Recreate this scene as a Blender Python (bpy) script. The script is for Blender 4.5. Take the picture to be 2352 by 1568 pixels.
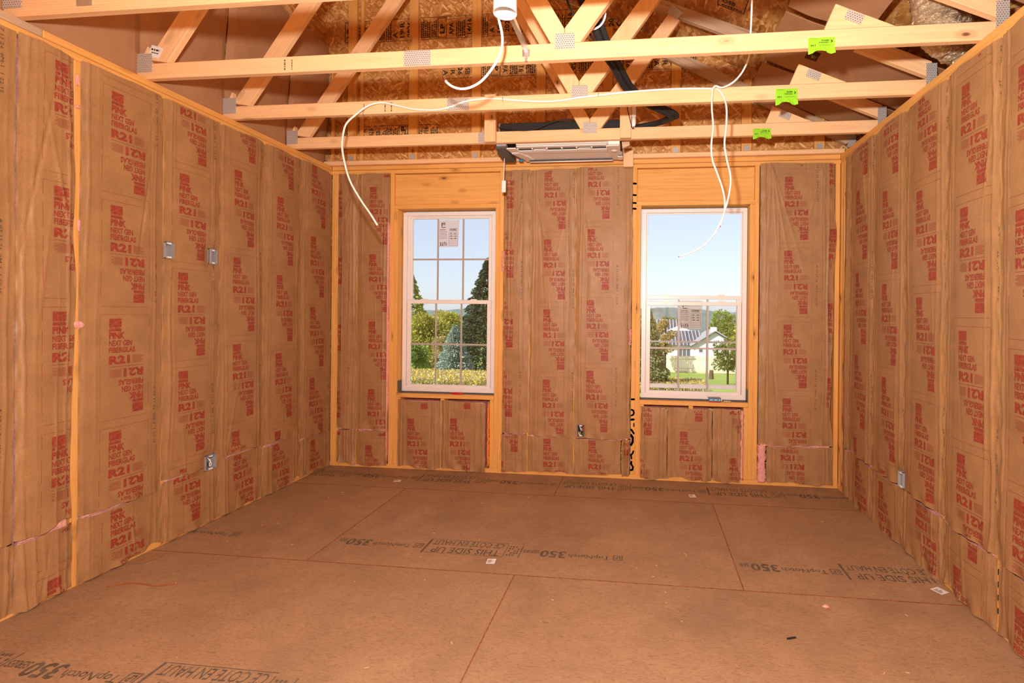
import bpy, bmesh, math, random
import numpy as np
from mathutils import Vector, Matrix

random.seed(7)
for o in list(bpy.data.objects): bpy.data.objects.remove(o)
S = bpy.context.scene
COL = S.collection

# ------------------------------------------------------------------ camera, sky, sun, flash, exposure
def cam_axes(yaw, pitch, roll):
    cy, sy = math.cos(yaw), math.sin(yaw)
    f = Vector((-sy, cy, 0)); r = Vector((cy, sy, 0)); u = Vector((0, 0, 1))
    f2 = math.cos(pitch)*f + math.sin(pitch)*u
    u2 = -math.sin(pitch)*f + math.cos(pitch)*u
    return math.cos(roll)*r + math.sin(roll)*u2, -math.sin(roll)*r + math.cos(roll)*u2, f2
cd = bpy.data.cameras.new('camera'); cam = bpy.data.objects.new('camera', cd); COL.objects.link(cam)
r_, u_, f_ = cam_axes(0.1115, -0.0011, 0.0098)
cam.matrix_world = Matrix(((r_.x, u_.x, -f_.x, 2.8939), (r_.y, u_.y, -f_.y, -4.4132), (r_.z, u_.z, -f_.z, 1.4252), (0, 0, 0, 1)))
cd.sensor_width = 36; cd.lens = 1164.9953/2352*36
cd.shift_x = -173.6688/2352; cd.shift_y = -60.9408/2352
cd.clip_start = .02; cd.clip_end = 5000
S.camera = cam

wd = bpy.data.worlds.new('sky'); S.world = wd; wd.use_nodes = True
nt = wd.node_tree; nt.nodes.clear()
sk = nt.nodes.new('ShaderNodeTexSky'); sk.sky_type = 'NISHITA'; sk.sun_disc = False
sk.sun_elevation = math.radians(38); sk.sun_rotation = math.radians(215); sk.air_density = .8; sk.dust_density = .9; sk.ozone_density = .8
bg = nt.nodes.new('ShaderNodeBackground'); bg.inputs[1].default_value = .078
ow = nt.nodes.new('ShaderNodeOutputWorld')
b2 = nt.nodes.new('ShaderNodeBackground'); b2.inputs[0].default_value = (.53, .545, .60, 1); b2.inputs[1].default_value = 1.0      # thin bright haze over the whole sky
ad = nt.nodes.new('ShaderNodeAddShader')
nt.links.new(sk.outputs[0], bg.inputs[0]); nt.links.new(bg.outputs[0], ad.inputs[0]); nt.links.new(b2.outputs[0], ad.inputs[1]); nt.links.new(ad.outputs[0], ow.inputs[0])

sl = bpy.data.lights.new('sun', 'SUN'); sl.energy = 8; sl.angle = .009; sl.color = (1, .95, .86)
sun = bpy.data.objects.new('sun', sl); COL.objects.link(sun)
sun.rotation_euler = Vector((.62, .62, -.68)).to_track_quat('-Z', 'Y').to_euler()

fl = bpy.data.lights.new('camera_flash', 'POINT'); fl.energy = 375      # the photographer's flash, above the lens
fl.shadow_soft_size = .05; fl.color = (1, .97, .92)
flash = bpy.data.objects.new('camera_flash', fl); COL.objects.link(flash)
flash.location = (2.74, -4.3, 1.85)
f2 = bpy.data.lights.new('camera_flash_head', 'SPOT'); f2.energy = 210; f2.spot_size = math.radians(120); f2.spot_blend = 1.0      # its tilted-up head
f2.shadow_soft_size = .05; f2.color = (1, .97, .92)
head = bpy.data.objects.new('camera_flash_head', f2); COL.objects.link(head); head.location = (2.74, -4.3, 1.85)
head.rotation_euler = (Vector((2.9, -1.5, 3.55)) - head.location).to_track_quat('-Z', 'Y').to_euler()

S.view_settings.view_transform = 'Standard'; S.view_settings.look = 'None'
S.view_settings.exposure = 0.0; S.view_settings.gamma = 1.0; S.view_settings.use_curve_mapping = False
S.cycles.use_denoising = True
S.cycles.max_bounces = 10; S.cycles.diffuse_bounces = 7; S.cycles.transparent_max_bounces = 16
S.cycles.sample_clamp_indirect = 6

# ------------------------------------------------------------------ materials
class NT:
    def __init__(s, name):
        s.m = bpy.data.materials.new(name); s.m.use_nodes = True; s.t = s.m.node_tree; s.t.nodes.clear()
        s.out = s.n('OutputMaterial'); s.b = s.n('BsdfPrincipled'); s.l(s.b.outputs[0], s.out.inputs[0])
    def n(s, k, **kw):
        x = s.t.nodes.new('ShaderNode'+k)
        for a, v in kw.items(): setattr(x, a, v)
        return x
    def l(s, a, b): s.t.links.new(a, b)
    def coord(s, scale=(1, 1, 1), rot=(0, 0, 0), rnd=0.0, kind='Object'):
        tc = s.n('TexCoord'); mp = s.n('Mapping'); mp.inputs['Scale'].default_value = scale; mp.inputs['Rotation'].default_value = rot
        src = tc.outputs[kind]
        if rnd:
            oi = s.n('ObjectInfo'); va = s.n('VectorMath', operation='MULTIPLY_ADD')
            cx = s.n('CombineXYZ')
            for i in range(3): s.l(oi.outputs['Random'], cx.inputs[i])
            va.inputs[1].default_value = (rnd, rnd*.7, rnd*1.3)
            s.l(cx.outputs[0], va.inputs[0]); s.l(src, va.inputs[2]); src = va.outputs[0]
        s.l(src, mp.inputs[0]); return mp.outputs[0]
    def noise(s, vec, scale, detail=4, rough=.6, dist=0.0):
        x = s.n('TexNoise'); x.inputs['Scale'].default_value = scale; x.inputs['Detail'].default_value = detail
        x.inputs['Roughness'].default_value = rough; x.inputs['Distortion'].default_value = dist
        s.l(vec, x.inputs['Vector']); return x.outputs['Fac']
    def ramp(s, fac, stops):
        x = s.n('ValToRGB'); e = x.color_ramp.elements
        while len(e) < len(stops): e.new(.5)
        for i, (p, c) in enumerate(stops): e[i].position = p; e[i].color = (*c, 1)
        s.l(fac, x.inputs[0]); return x.outputs[0]
    def mix(s, fac, a, b, mode='MIX'):
        x = s.n('Mix', data_type='RGBA', blend_type=mode)
        for sock, v in ((x.inputs[0], fac), (x.inputs[6], a), (x.inputs[7], b)):
            if isinstance(v, (int, float)): sock.default_value = v
            elif isinstance(v, tuple): sock.default_value = (*v, 1)
            else: s.l(v, sock)
        return x.outputs[2]
    def bump(s, h, strength=.3, dist=.002):
        x = s.n('Bump'); x.inputs['Strength'].default_value = strength; x.inputs['Distance'].default_value = dist
        s.l(h, x.inputs['Height']); s.l(x.outputs[0], s.b.inputs['Normal'])
    def col(s, c):
        if isinstance(c, tuple): s.b.inputs['Base Color'].default_value = (*c, 1)
        else: s.l(c, s.b.inputs['Base Color'])
    def pr(s, rough=.6, metal=0, spec=.5):
        s.b.inputs['Roughness'].default_value = rough; s.b.inputs['Metallic'].default_value = metal
        s.b.inputs['Specular IOR Level'].default_value = spec
        return s.m

def plain(name, c, rough=.6, metal=0, spec=.4, var=.12, vs=30):
    k = NT(name); n = k.noise(k.coord(), vs, 3)
    lo = tuple(v*(1-var) for v in c); hi = tuple(min(1, v*(1+var)) for v in c)
    k.col(k.ramp(n, [(.3, lo), (.7, hi)])); return k.pr(rough, metal, spec)

def wood(name, light, dark, knot=(.20, .08, .025), grain=1.0):
    k = NT(name)
    v = k.coord((1.1, 26, 26), rnd=40)
    g = k.noise(v, 2.2, 5, .62, .5)
    c = k.ramp(g, [(.28, dark), (.5, tuple((a+b)/2 for a, b in zip(light, dark))), (.72, light)])
    v2 = k.coord((2.2, 9, 9), rnd=40)
    big = k.noise(v2, .9, 2, .5)
    c = k.mix(k.ramp(big, [(.35, (0, 0, 0)), (.7, (1, 1, 1))]), c, k.mix(.5, c, light), 'MIX')
    vo = k.n('TexVoronoi'); vo.inputs['Scale'].default_value = 3.1; k.l(k.coord((1, 2.2, 2.2), rnd=40), vo.inputs['Vector'])
    kn = k.ramp(vo.outputs['Distance'], [(.045, (1, 1, 1)), (.10, (0, 0, 0))])
    c = k.mix(kn, c, knot)
    ring = k.ramp(vo.outputs['Distance'], [(.08, (0, 0, 0)), (.11, (.55, .55, .55)), (.2, (0, 0, 0))])
    c = k.mix(ring, c, tuple(a*.62 for a in dark))
    k.col(c); k.bump(g, .25, .0015); return k.pr(.62, 0, .3)

def osb(name, lo, mid, hi, sc=1.0):
    k = NT(name); base = k.coord(); ns = k.noise(base, 6, 3)
    wob = k.n('VectorMath', operation='MULTIPLY_ADD')
    cx = k.n('TexNoise'); cx.inputs['Scale'].default_value = 5; k.l(base, cx.inputs['Vector'])
    wob.inputs[1].default_value = (.06, .06, .06); k.l(cx.outputs['Color'], wob.inputs[0]); k.l(base, wob.inputs[2])
    lays = []
    for i, (sca, rot) in enumerate((((13, 13, 62), (0, .35, .3)), ((14, 14, 58), (.2, 1.25, 0)), ((16, 16, 70), (0, -.75, -.3)))):
        m0 = k.n('Mapping'); m0.inputs['Rotation'].default_value = rot; k.l(wob.outputs[0], m0.inputs[0])
        mp = k.n('Mapping'); mp.inputs['Scale'].default_value = tuple(x*sc for x in sca); k.l(m0.outputs[0], mp.inputs[0])
        vo = k.n('TexVoronoi'); vo.inputs['Scale'].default_value = 1.0; k.l(mp.outputs[0], vo.inputs['Vector'])
        sep = k.n('SeparateColor'); k.l(vo.outputs['Color'], sep.inputs[0]); lays.append((sep, vo))
    def m(fac, a, b):
        x = k.n('Mix'); k.l(fac, x.inputs[0]); k.l(a, x.inputs[2]); k.l(b, x.inputs[3]); return x.outputs[0]
    def step(sock, t):
        x = k.n('Math', operation='GREATER_THAN'); x.inputs[1].default_value = t; k.l(sock, x.inputs[0]); return x.outputs[0]
    f = m(step(lays[0][0].outputs[1], .5), lays[0][0].outputs[0], lays[1][0].outputs[0])
    f = m(step(lays[2][0].outputs[1], .62), f, lays[2][0].outputs[0])
    fine = k.noise(k.coord((30, 30, 90)), 3, 3)
    c = k.ramp(f, [(.0, tuple(.5*a+.5*b for a, b in zip(lo, mid))), (.35, mid), (.75, tuple(.55*a+.45*b for a, b in zip(mid, hi))), (.92, hi), (1, tuple(min(1, x*1.2) for x in hi))])
    c = k.mix(k.ramp(fine, [(.35, (0, 0, 0)), (.75, (.5, .5, .5))]), c, lo)
    k.col(c); k.bump(f, .35, .004); return k.pr(.55, 0, .35)

def kraft():
    k = NT('kraft_paper'); v = k.coord()
    a = k.noise(v, 7, 4, .6); fib = k.noise(k.coord((1, 1, .7)), 300, 3, .75)
    c = k.ramp(a, [(.3, (.325, .174, .072)), (.7, (.410, .222, .096))])
    c = k.mix(k.ramp(fib, [(.52, (0, 0, 0)), (.68, (.6, .6, .6))]), c, (.15, .088, .045))
    c = k.mix(k.ramp(fib, [(.28, (.35, .35, .35)), (.40, (0, 0, 0))]), c, (.55, .33, .17))
    w = k.noise(k.coord(), 38, 4, .6, .2); w2 = k.noise(k.coord(), 9, 5, .62, 1.2)
    ad = k.n('Math', operation='ADD'); k.l(w, ad.inputs[0]); k.l(w2, ad.inputs[1])
    k.col(c); k.bump(ad.outputs[0], .34, .004)
    m = k.pr(.5, 0, .42); return m

def floor_mat():
    k = NT('subfloor_board'); v = k.coord(rnd=9)
    a = k.noise(v, 3.0, 5, .65); s = k.noise(k.coord((9, 26, 20), rnd=9), 2.4, 7, .74, 2.2); s2 = k.noise(k.coord((13, 30, 20), rnd=7), 3.1, 6, .72, 2.8)
    c = k.ramp(a, [(.25, (.30, .180, .100)), (.55, (.375, .225, .125)), (.8, (.44, .275, .155))])
    c = k.mix(k.ramp(s, [(.48, (0, 0, 0)), (.68, (.75, .75, .75))]), c, (.18, .098, .050))
    c = k.mix(k.ramp(s2, [(.56, (0, 0, 0)), (.74, (.6, .6, .6))]), c, (.54, .37, .22))
    d = k.noise(k.coord(rnd=5), 1.7, 6, .7); c = k.mix(k.ramp(d, [(.56, (0, 0, 0)), (.74, (.45, .45, .45))]), c, (.17, .11, .075))
    k.col(c); k.bump(s, .15, .001); return k.pr(.66, 0, .3)

def plate_mat():
    k = NT('galvanised_plate'); v = k.coord()
    br = k.n('TexBrick'); br.offset = .5; br.inputs['Scale'].default_value = 1; br.inputs['Mortar Size'].default_value = .0035
    br.inputs['Brick Width'].default_value = .0125; br.inputs['Row Height'].default_value = .0105
    br.inputs['Color1'].default_value = (.13, .125, .12, 1); br.inputs['Color2'].default_value = (.24, .23, .22, 1); br.inputs['Mortar'].default_value = (.64, .62, .60, 1)
    k.l(v, br.inputs['Vector']); k.col(br.outputs[0]); k.bump(br.outputs['Fac'], .6, .002)
    return k.pr(.42, .45, .5)

def cardboard():
    k = NT('cardboard'); w = k.n('TexWave'); w.inputs['Scale'].default_value = 28; w.inputs['Distortion'].default_value = .4
    k.l(k.coord(), w.inputs['Vector']); a = k.noise(k.coord(), 5, 4)
    k.col(k.ramp(a, [(.3, (.37, .195, .098)), (.7, (.43, .232, .122))])); k.bump(w.outputs['Fac'], .08, .001); return k.pr(.75, 0, .2)

def pinkfib():
    k = NT('pink_fibreglass'); a = k.noise(k.coord(), 60, 5, .75); b = k.noise(k.coord(), 14, 4)
    k.col(k.ramp(a, [(.3, (.62, .24, .22)), (.7, (.86, .50, .45))])); k.bump(b, .9, .012); return k.pr(.9, 0, .1)

def foil():
    k = NT('foil_duct_wrap'); v = k.coord((1, 1, 1)); a = k.noise(k.coord((16, 16, 42)), 1.6, 5, .65, 1.0)
    k.col((.90, .74, .52)); k.bump(a, 1.0, .025); return k.pr(.24, .75, .5)

def glass():
    k = NT('window_glass'); t = k.n('BsdfTransparent'); g = k.n('BsdfGlossy'); g.inputs['Roughness'].default_value = .02
    f = k.n('Fresnel'); f.inputs['IOR'].default_value = 1.35; mx = k.n('MixShader')
    k.l(f.outputs[0], mx.inputs[0]); k.l(t.outputs[0], mx.inputs[1]); k.l(g.outputs[0], mx.inputs[2]); k.l(mx.outputs[0], k.out.inputs[0])
    t.inputs[0].default_value = (.96, .97, .98, 1); return k.m

def film():
    k = NT('sticker_film'); t = k.n('BsdfTransparent'); d = k.n('BsdfDiffuse'); d.inputs[0].default_value = (.66, .58, .52, 1)
    mx = k.n('MixShader'); mx.inputs[0].default_value = .72
    k.l(t.outputs[0], mx.inputs[1]); k.l(d.outputs[0], mx.inputs[2]); k.l(mx.outputs[0], k.out.inputs[0]); return k.m

def leafmat(name, c1, c2, sc=1.2):
    k = NT(name); n = k.noise(k.coord(), sc, 4, .7); c = k.ramp(n, [(.3, c1), (.7, c2)])
    tr = k.n('BsdfTranslucent'); k.l(c, tr.inputs[0]); k.col(c); mx = k.n('MixShader'); mx.inputs[0].default_value = .3
    k.l(k.b.outputs[0], mx.inputs[1]); k.l(tr.outputs[0], mx.inputs[2]); k.l(mx.outputs[0], k.out.inputs[0])
    k.pr(.6, 0, .2); return k.m

W_TRUSS = wood('truss_lumber', (.86, .57, .315), (.73, .425, .20))
W_STUD = wood('stud_lumber', (.80, .44, .135), (.62, .285, .065))
W_OLD = wood('weathered_lumber', (.60, .45, .30), (.34, .20, .12))
W_END = plain('cut_timber', (.62, .42, .22), .7, 0, .2, .2, 60)
OSB = osb('osb_sheathing', (.27, .100, .018), (.55, .255, .066), (.84, .53, .22))
KRAFT = kraft(); FLOORM = floor_mat(); PLATE = plate_mat(); CARD = cardboard(); PINK = pinkfib(); FOIL = foil(); GLASS = glass(); FILM = film()
REDINK = plain('red_ink', (.30, .055, .030), .55, 0, .35, .3, 90)
BLACKINK = plain('black_ink', (.035, .028, .022), .6, 0, .2, .3, 60)
FLOORINK = plain('worn_floor_ink', (.135, .098, .070), .7, 0, .2, .4, 25)
GREYINK = plain('grey_ink', (.17, .11, .07), .6, 0, .2, .3, 60)
CODEINK = plain('dot_code_ink', (.085, .055, .035), .6, 0, .2, .5, 200)
VINYL = plain('white_vinyl', (.82, .79, .78), .35, 0, .5, .03)
VINYLG = plain('grey_muntin', (.42, .385, .36), .4, 0, .5, .05)
WHITEP = plain('white_plastic', (.85, .84, .83), .4, 0, .5, .03)
CREAMP = plain('cream_plastic', (.78, .71, .65), .45, 0, .5, .05)
CABLE = plain('white_cable_sheath', (.86, .83, .80), .45, 0, .5, .03)
BLACKP = plain('black_foam', (.022, .020, .020), .75, 0, .3, .25, 50)
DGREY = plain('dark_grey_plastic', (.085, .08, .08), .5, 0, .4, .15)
GREYB = plain('grey_box_plastic', (.33, .33, .36), .5, 0, .4, .08)
GREYD = plain('darker_grey_plastic', (.20, .20, .22), .6, 0, .3, .1)  # darker grey for the lugs and the box between the windows
STEEL = plain('galvanised_steel', (.68, .68, .70), .3, .9, .5, .08)
DARKM = plain('dark_tape', (.10, .095, .09), .6, 0, .3, .2)
LIME = plain('lime_tag', (.27, .66, .02), .55, 0, .3, .05)
PAPERW = plain('white_label', (.78, .76, .74), .6, 0, .3, .04)
REDP = plain('red_plastic', (.52, .012, .018), .25, 0, .6, .2)
BLUEC = plain('blue_carton', (.02, .23, .46), .45, 0, .4, .1)
COPPER = plain('bare_copper', (.75, .25, .10), .3, .8, .5, .1)
FOAMO = plain('orange_sealant_foam', (.85, .22, .035), .5, 0, .4, .25, 70)
CHALK = plain('red_chalk', (.27, .10, .05), .8, 0, .1, .4, 40)

# ------------------------------------------------------------------ mesh + object helpers
class MB:
    def __init__(s): s.v = []; s.f = []; s.mi = []
    def add(s, vs, fs, mi=0):
        o = len(s.v); s.v += [tuple(float(c) for c in p) for p in vs]; s.f += [tuple(i+o for i in f) for f in fs]; s.mi += [mi]*len(fs); return s
    def box(s, x0, x1, y0, y1, z0, z1, mi=0, M=None):
        vs = [(x, y, z) for x in (x0, x1) for y in (y0, y1) for z in (z0, z1)]
        if M is not None: vs = [tuple(M @ Vector(p)) for p in vs]
        return s.add(vs, [(0, 1, 3, 2), (4, 6, 7, 5), (0, 4, 5, 1), (2, 3, 7, 6), (0, 2, 6, 4), (1, 5, 7, 3)], mi)
    def prism(s, poly, axis, a, b, mi=0):
        n = len(poly); vs = []
        for t in (a, b):
            for p, q in poly: vs.append({'x': (t, p, q), 'y': (p, t, q), 'z': (p, q, t)}[axis])
        fs = [tuple(range(n)), tuple(range(2*n-1, n-1, -1))] + [(i, i+n, (i+1) % n+n, (i+1) % n) for i in range(n)]
        return s.add(vs, fs, mi)
    def tube(s, pts, r, n=8, mi=0, cap=True):
        P = [Vector(p) for p in pts]; rs = r if isinstance(r, (list, tuple)) else [r]*len(P)
        up = Vector((0, 0, 1)); vs = []; prev = None
        for i, p in enumerate(P):
            t = (P[min(i+1, len(P)-1)] - P[max(i-1, 0)]).normalized()
            a = (prev - t*prev.dot(t)) if prev is not None else t.cross(up if abs(t.z) < .95 else Vector((1, 0, 0)))
            a.normalize(); b = t.cross(a); prev = a
            for j in range(n):
                th = 2*math.pi*j/n; vs.append(tuple(p + (a*math.cos(th)+b*math.sin(th))*rs[i]))
        fs = [(i*n+j, i*n+(j+1) % n, (i+1)*n+(j+1) % n, (i+1)*n+j) for i in range(len(P)-1) for j in range(n)]
        if cap: fs += [tuple(range(n-1, -1, -1)), tuple((len(P)-1)*n+j for j in range(n))]
        return s.add(vs, fs, mi)
    def lathe(s, prof, c, n=24, mi=0, M=None):
        vs = []
        for r, z in prof:
            for j in range(n):
                a = 2*math.pi*j/n; p = Vector((r*math.cos(a), r*math.sin(a), z))
                p = (M @ p) if M is not None else p
                vs.append((p.x+c[0], p.y+c[1], p.z+c[2]))
        fs = [(i*n+j, i*n+(j+1) % n, (i+1)*n+(j+1) % n, (i+1)*n+j) for i in range(len(prof)-1) for j in range(n)]
        return s.add(vs, fs, mi)
    def mesh(s, name, mats, smooth=False, bevel=0):
        me = bpy.data.meshes.new(name); me.from_pydata(s.v, [], s.f)
        for m in (mats if isinstance(mats, (list, tuple)) else [mats]): me.materials.append(m)
        if max(s.mi, default=0): me.polygons.foreach_set('material_index', s.mi)
        bm = bmesh.new(); bm.from_mesh(me)
        if bevel: bmesh.ops.bevel(bm, geom=bm.edges[:], offset=bevel, segments=1, affect='EDGES', profile=.5)
        bmesh.ops.recalc_face_normals(bm, faces=bm.faces[:]); bm.to_mesh(me); bm.free()
        if smooth: me.polygons.foreach_set('use_smooth', [True]*len(me.polygons))
        me.update(); return me
    def obj(s, name, mats, parent=None, smooth=False, bevel=0):
        return link(name, s.mesh(name, mats, smooth, bevel), parent)

def link(name, data, parent=None, M=None):
    o = bpy.data.objects.new(name, data); COL.objects.link(o)
    W = M if M is not None else Matrix.Identity(4)
    if parent is not None:
        o.parent = parent; o.matrix_basis = WORLD[parent.name].inverted() @ W
    else: o.matrix_basis = W
    WORLD[o.name] = W.copy(); return o
WORLD = {}
def tag(o, label, cat, group=None, kind=None):
    o['label'] = label; o['category'] = cat
    if group: o['group'] = group
    if kind: o['kind'] = kind
    return o
def thing(name, label, cat, loc=(0, 0, 0), group=None, kind=None):
    o = link(name, None, None, Matrix.Translation(loc)); o.empty_display_size = .05
    return tag(o, label, cat, group, kind)
def struct(name, label=None, loc=(0, 0, 0), cat=None):
    o = link(name, None, None, Matrix.Translation(loc)); o['kind'] = 'structure'; o.empty_display_size = .05
    if label: o['label'] = label
    if cat: o['category'] = cat
    return o
def lumber(name, p0, p1, w, t, wdir, mat, parent, bevel=.003):
    """a board from p0 to p1 (centre line), w wide along wdir, t thick across; grain along its length"""
    p0 = Vector(p0); p1 = Vector(p1); X = (p1-p0); L = X.length; X.normalize()
    Y = Vector(wdir); Y = (Y - X*Y.dot(X)).normalized(); Z = X.cross(Y)
    M = Matrix(((X.x, Y.x, Z.x, p0.x), (X.y, Y.y, Z.y, p0.y), (X.z, Y.z, Z.z, p0.z), (0, 0, 0, 1)))
    b = MB().box(0, L, -w/2, w/2, -t/2, t/2)
    return link(name, b.mesh(name, mat, False, bevel), parent, M)

_tc = {}
def text2d(s, w, h, bold=.0, res=2):
    """flat letter shapes of s scaled into a w x h box, origin bottom-left"""
    key = (s, bold, res)
    if key not in _tc:
        cu = bpy.data.curves.new('lettering', 'FONT'); cu.body = s; cu.fill_mode = 'BOTH'; cu.resolution_u = res; cu.offset = bold; cu.size = 1
        ob = bpy.data.objects.new('lettering', cu); COL.objects.link(ob)
        dg = bpy.context.evaluated_depsgraph_get(); me = ob.evaluated_get(dg).to_mesh()
        v = np.array([p.co[:2] for p in me.vertices]); f = [tuple(p.vertices) for p in me.polygons]
        ob.evaluated_get(dg).to_mesh_clear(); bpy.data.objects.remove(ob); bpy.data.curves.remove(cu)
        lo, hi = v.min(0), v.max(0); _tc[key] = ((v-lo)/(hi-lo), f)
    v, f = _tc[key]; return v*np.array([w, h]), f
class Ink:
    """flat print laid out in a (u, v) plane"""
    def __init__(s): s.v = []; s.f = []
    def raw(s, v, f):
        o = len(s.v); s.v += [tuple(p) for p in v]; s.f += [tuple(i+o for i in q) for q in f]; return s
    def text(s, t, u, v, w, h, bold=.0, rot=0, res=2):
        p, f = text2d(t, w, h, bold, res); p = np.array(p)
        if rot == 180: p = np.array([w, h]) - p
        elif rot == 90: p = np.stack([h - p[:, 1], p[:, 0]], 1)      # reads upwards
        elif rot == -90: p = np.stack([p[:, 1], w - p[:, 0]], 1)     # reads downwards
        return s.raw(p + np.array([u, v]), f)
    def rect(s, u0, v0, u1, v1): return s.raw([(u0, v0), (u1, v0), (u1, v1), (u0, v1)], [(0, 1, 2, 3)])
    def frame(s, u0, v0, u1, v1, t):
        return s.rect(u0, v0, u1, v0+t).rect(u0, v1-t, u1, v1).rect(u0, v0+t, u0+t, v1-t).rect(u1-t, v0+t, u1, v1-t)
    def fine(s, u, v, w, h, n=5, rot=0):
        # print too small to read: a row of short dashes
        rr = random.Random(int((u*977+v*131+w*71)*1000)); x = 0
        while x < w:
            d = min(w-x, h*(.5+1.6*rr.random()))
            if d > h*.2: (s.rect(u+x, v, u+x+d, v+h) if not rot else s.rect(u, v+x, u+h, v+x+d))
            x += d + h*.45
        return s
    def cut(s, step):
        me = bpy.data.meshes.new('x'); me.from_pydata([(a, b, 0) for a, b in s.v], [], s.f); bm = bmesh.new(); bm.from_mesh(me)
        a = np.array(s.v); lo, hi = a.min(0), a.max(0)
        for ax in (0, 1):
            for c in np.arange(math.ceil(lo[ax]/step)*step, hi[ax], step):
                bmesh.ops.bisect_plane(bm, geom=bm.verts[:]+bm.edges[:]+bm.faces[:], plane_co=(c, c, 0), plane_no=(1, 0, 0) if ax == 0 else (0, 1, 0))
        bm.verts.index_update(); r = Ink(); r.raw([(v.co.x, v.co.y) for v in bm.verts], [tuple(v.index for v in f.verts) for f in bm.faces])
        bm.free(); bpy.data.meshes.remove(me); return r
    def obj(s, name, mat, parent, O, U, V, off=0.0):
        O = Vector(O); U = Vector(U).normalized(); V = Vector(V).normalized(); N = U.cross(V)
        b = MB(); b.add([tuple(O+U*a+V*c+N*off) for a, c in s.v], s.f)
        me = bpy.data.meshes.new(name); me.from_pydata(b.v, [], b.f); me.materials.append(mat); me.update()
        o = link(name, me, parent); o['kind'] = 'stuff'; return o
ORD = ['first', 'second', 'third', 'fourth', 'fifth', 'sixth', 'seventh', 'eighth', 'ninth']
WID, HGT, LEN = 4.50, 2.772, -5.7
SX, SW = .0381, .140      # stud thickness, wall depth

# ------------------------------------------------------------------ floor
floor = struct('floor', 'brown oriented strand subfloor of large boards with printed lines'); 
strip = Ink()
strip.frame(.0, .015, .055, .075, .006); strip.text('LP', .012, .028, .032, .034, .03)
strip.text('TopNotch', .075, .02, .245, .055, .012); strip.text('350', .335, .005, .155, .085, .03); strip.text('SERIES', .497, .01, .10, .04, .02)
strip.rect(.605, -.035, .611, .115)
for i in range(5):
    for j in range(4):
        if (i*3+j*5) % 4: strip.rect(.622+j*.018, -.02+i*.026, .634+j*.018, -.005+i*.026)
strip.rect(.70, -.035, .704, .115)
strip.text('THIS SIDE UP', .73, .045, .42, .068, .012); strip.text('CE CÔTÉ EN HAUT', .725, -.045, .45, .078, .006)
strip.rect(.705, .118, 1.185, .122); strip.rect(.705, -.055, 1.185, -.051); strip.rect(1.19, -.055, 1.203, .125)
pool = []
rows = [(.14, -.487), (-.489, -1.706), (-1.708, -2.925), (-2.927, -4.144), (-4.146, -5.363), (-5.365, -5.84)]
for ri, (y1, y0) in enumerate(rows):
    xs = .985 + (1.2192 if ri % 2 == 0 else 0) - 2.4384*2
    while xs < WID+.14:
        x0, x1 = max(xs, -.14), min(xs+2.4354, WID+.14)
        if x1 - x0 > .05:
            p = MB().box(x0, x1, y0, y1, -.018, 0).obj('floor_panel', FLOORM, floor)
            if ri < 4:
                for k in range(2):
                    us = xs + 2.4354 - k*1.2192 - (.64 if ri % 2 else .02)
                    ok = Ink()
                    yb = y0 + .31
                    for f in strip.f:
                        q = [strip.v[i] for i in f]
                        X = [us - a for a, _ in q]
                        if min(X) > x0+.02 and max(X) < x1-.02 and min(X) > .02 and max(X) < WID-.02: ok.raw(q, [tuple(range(len(q)))])
                    if ok.f: ok.obj('printed_lettering', FLOORINK, p, (us, yb, .0006), (-1, 0, 0), (0, -1, 0))
        xs += 2.4384
# chalky panel joints in the gaps
for (y1, y0) in rows[:-1]:
    MB().box(-.13, WID+.13, y0-.0045, y0+.0025, -.01, .0007).obj('panel_joint', CHALK, floor)
for ri, (y1, y0) in enumerate(rows[:5]):
    xs = .985 + (1.2192 if ri % 2 == 0 else 0) - 2.4384*2
    while xs < WID:
        if xs > 0: MB().box(xs-.0045, xs+.0015, y0, y1, -.01, .0007).obj('panel_joint', CHALK, floor)
        xs += 2.4384

# ------------------------------------------------------------------ walls: plates, studs, headers, sheathing
def frame_wall(name, label):
    return struct(name, label)
wl = frame_wall('wall_left', 'timber stud wall behind the kraft batts that hold the two high boxes')
wr = frame_wall('wall_right', 'timber stud wall behind the kraft batts with one low outlet box')
wb = frame_wall('wall_back', 'timber stud wall framing the two windows')
wk = frame_wall('wall_rear', 'timber stud wall behind the camera')
# plates
for w, x in ((wl, -SW/2), (wr, WID+SW/2)):
    lumber('bottom_plate', (x, LEN, SX/2), (x, SW, SX/2), SW, SX, (1, 0, 0), W_STUD, w)
    lumber('top_plate', (x, LEN, HGT-1.5*SX-.0015), (x, SW, HGT-1.5*SX-.0015), SW+.006, SX-.003, (1, 0, 0), W_STUD, w)
lumber('upper_top_plate', (-SW/2, -2.275, HGT-SX/2), (-SW/2, .0, HGT-SX/2), SW, SX, (1, 0, 0), W_STUD, wl)
lumber('upper_top_plate', (-SW/2, LEN, HGT-SX/2), (-SW/2, -2.278, HGT-SX/2), SW, SX, (1, 0, 0), W_OLD, wl)
lumber('upper_top_plate', (WID+SW/2, LEN, HGT-SX/2), (WID+SW/2, .0, HGT-SX/2), SW, SX, (1, 0, 0), W_STUD, wr)
lumber('bottom_plate', (0, SW/2, SX/2), (WID, SW/2, SX/2), SW, SX, (0, 1, 0), W_STUD, wb)
lumber('top_plate', (0, SW/2, HGT-1.5*SX-.0015), (WID, SW/2, HGT-1.5*SX-.0015), SW, SX-.003, (0, 1, 0), W_STUD, wb)
lumber('upper_top_plate', (0, SW/2, HGT-SX/2), (WID, SW/2, HGT-SX/2), SW, SX, (0, 1, 0), W_STUD, wb)
nailer = lumber('drywall_nailer', (-.06, .045, HGT+.001+SX/2), (WID+.02, .045, HGT+.001+SX/2), SW+.02, SX, (0, 1, 0), W_TRUSS, wb)
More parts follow.
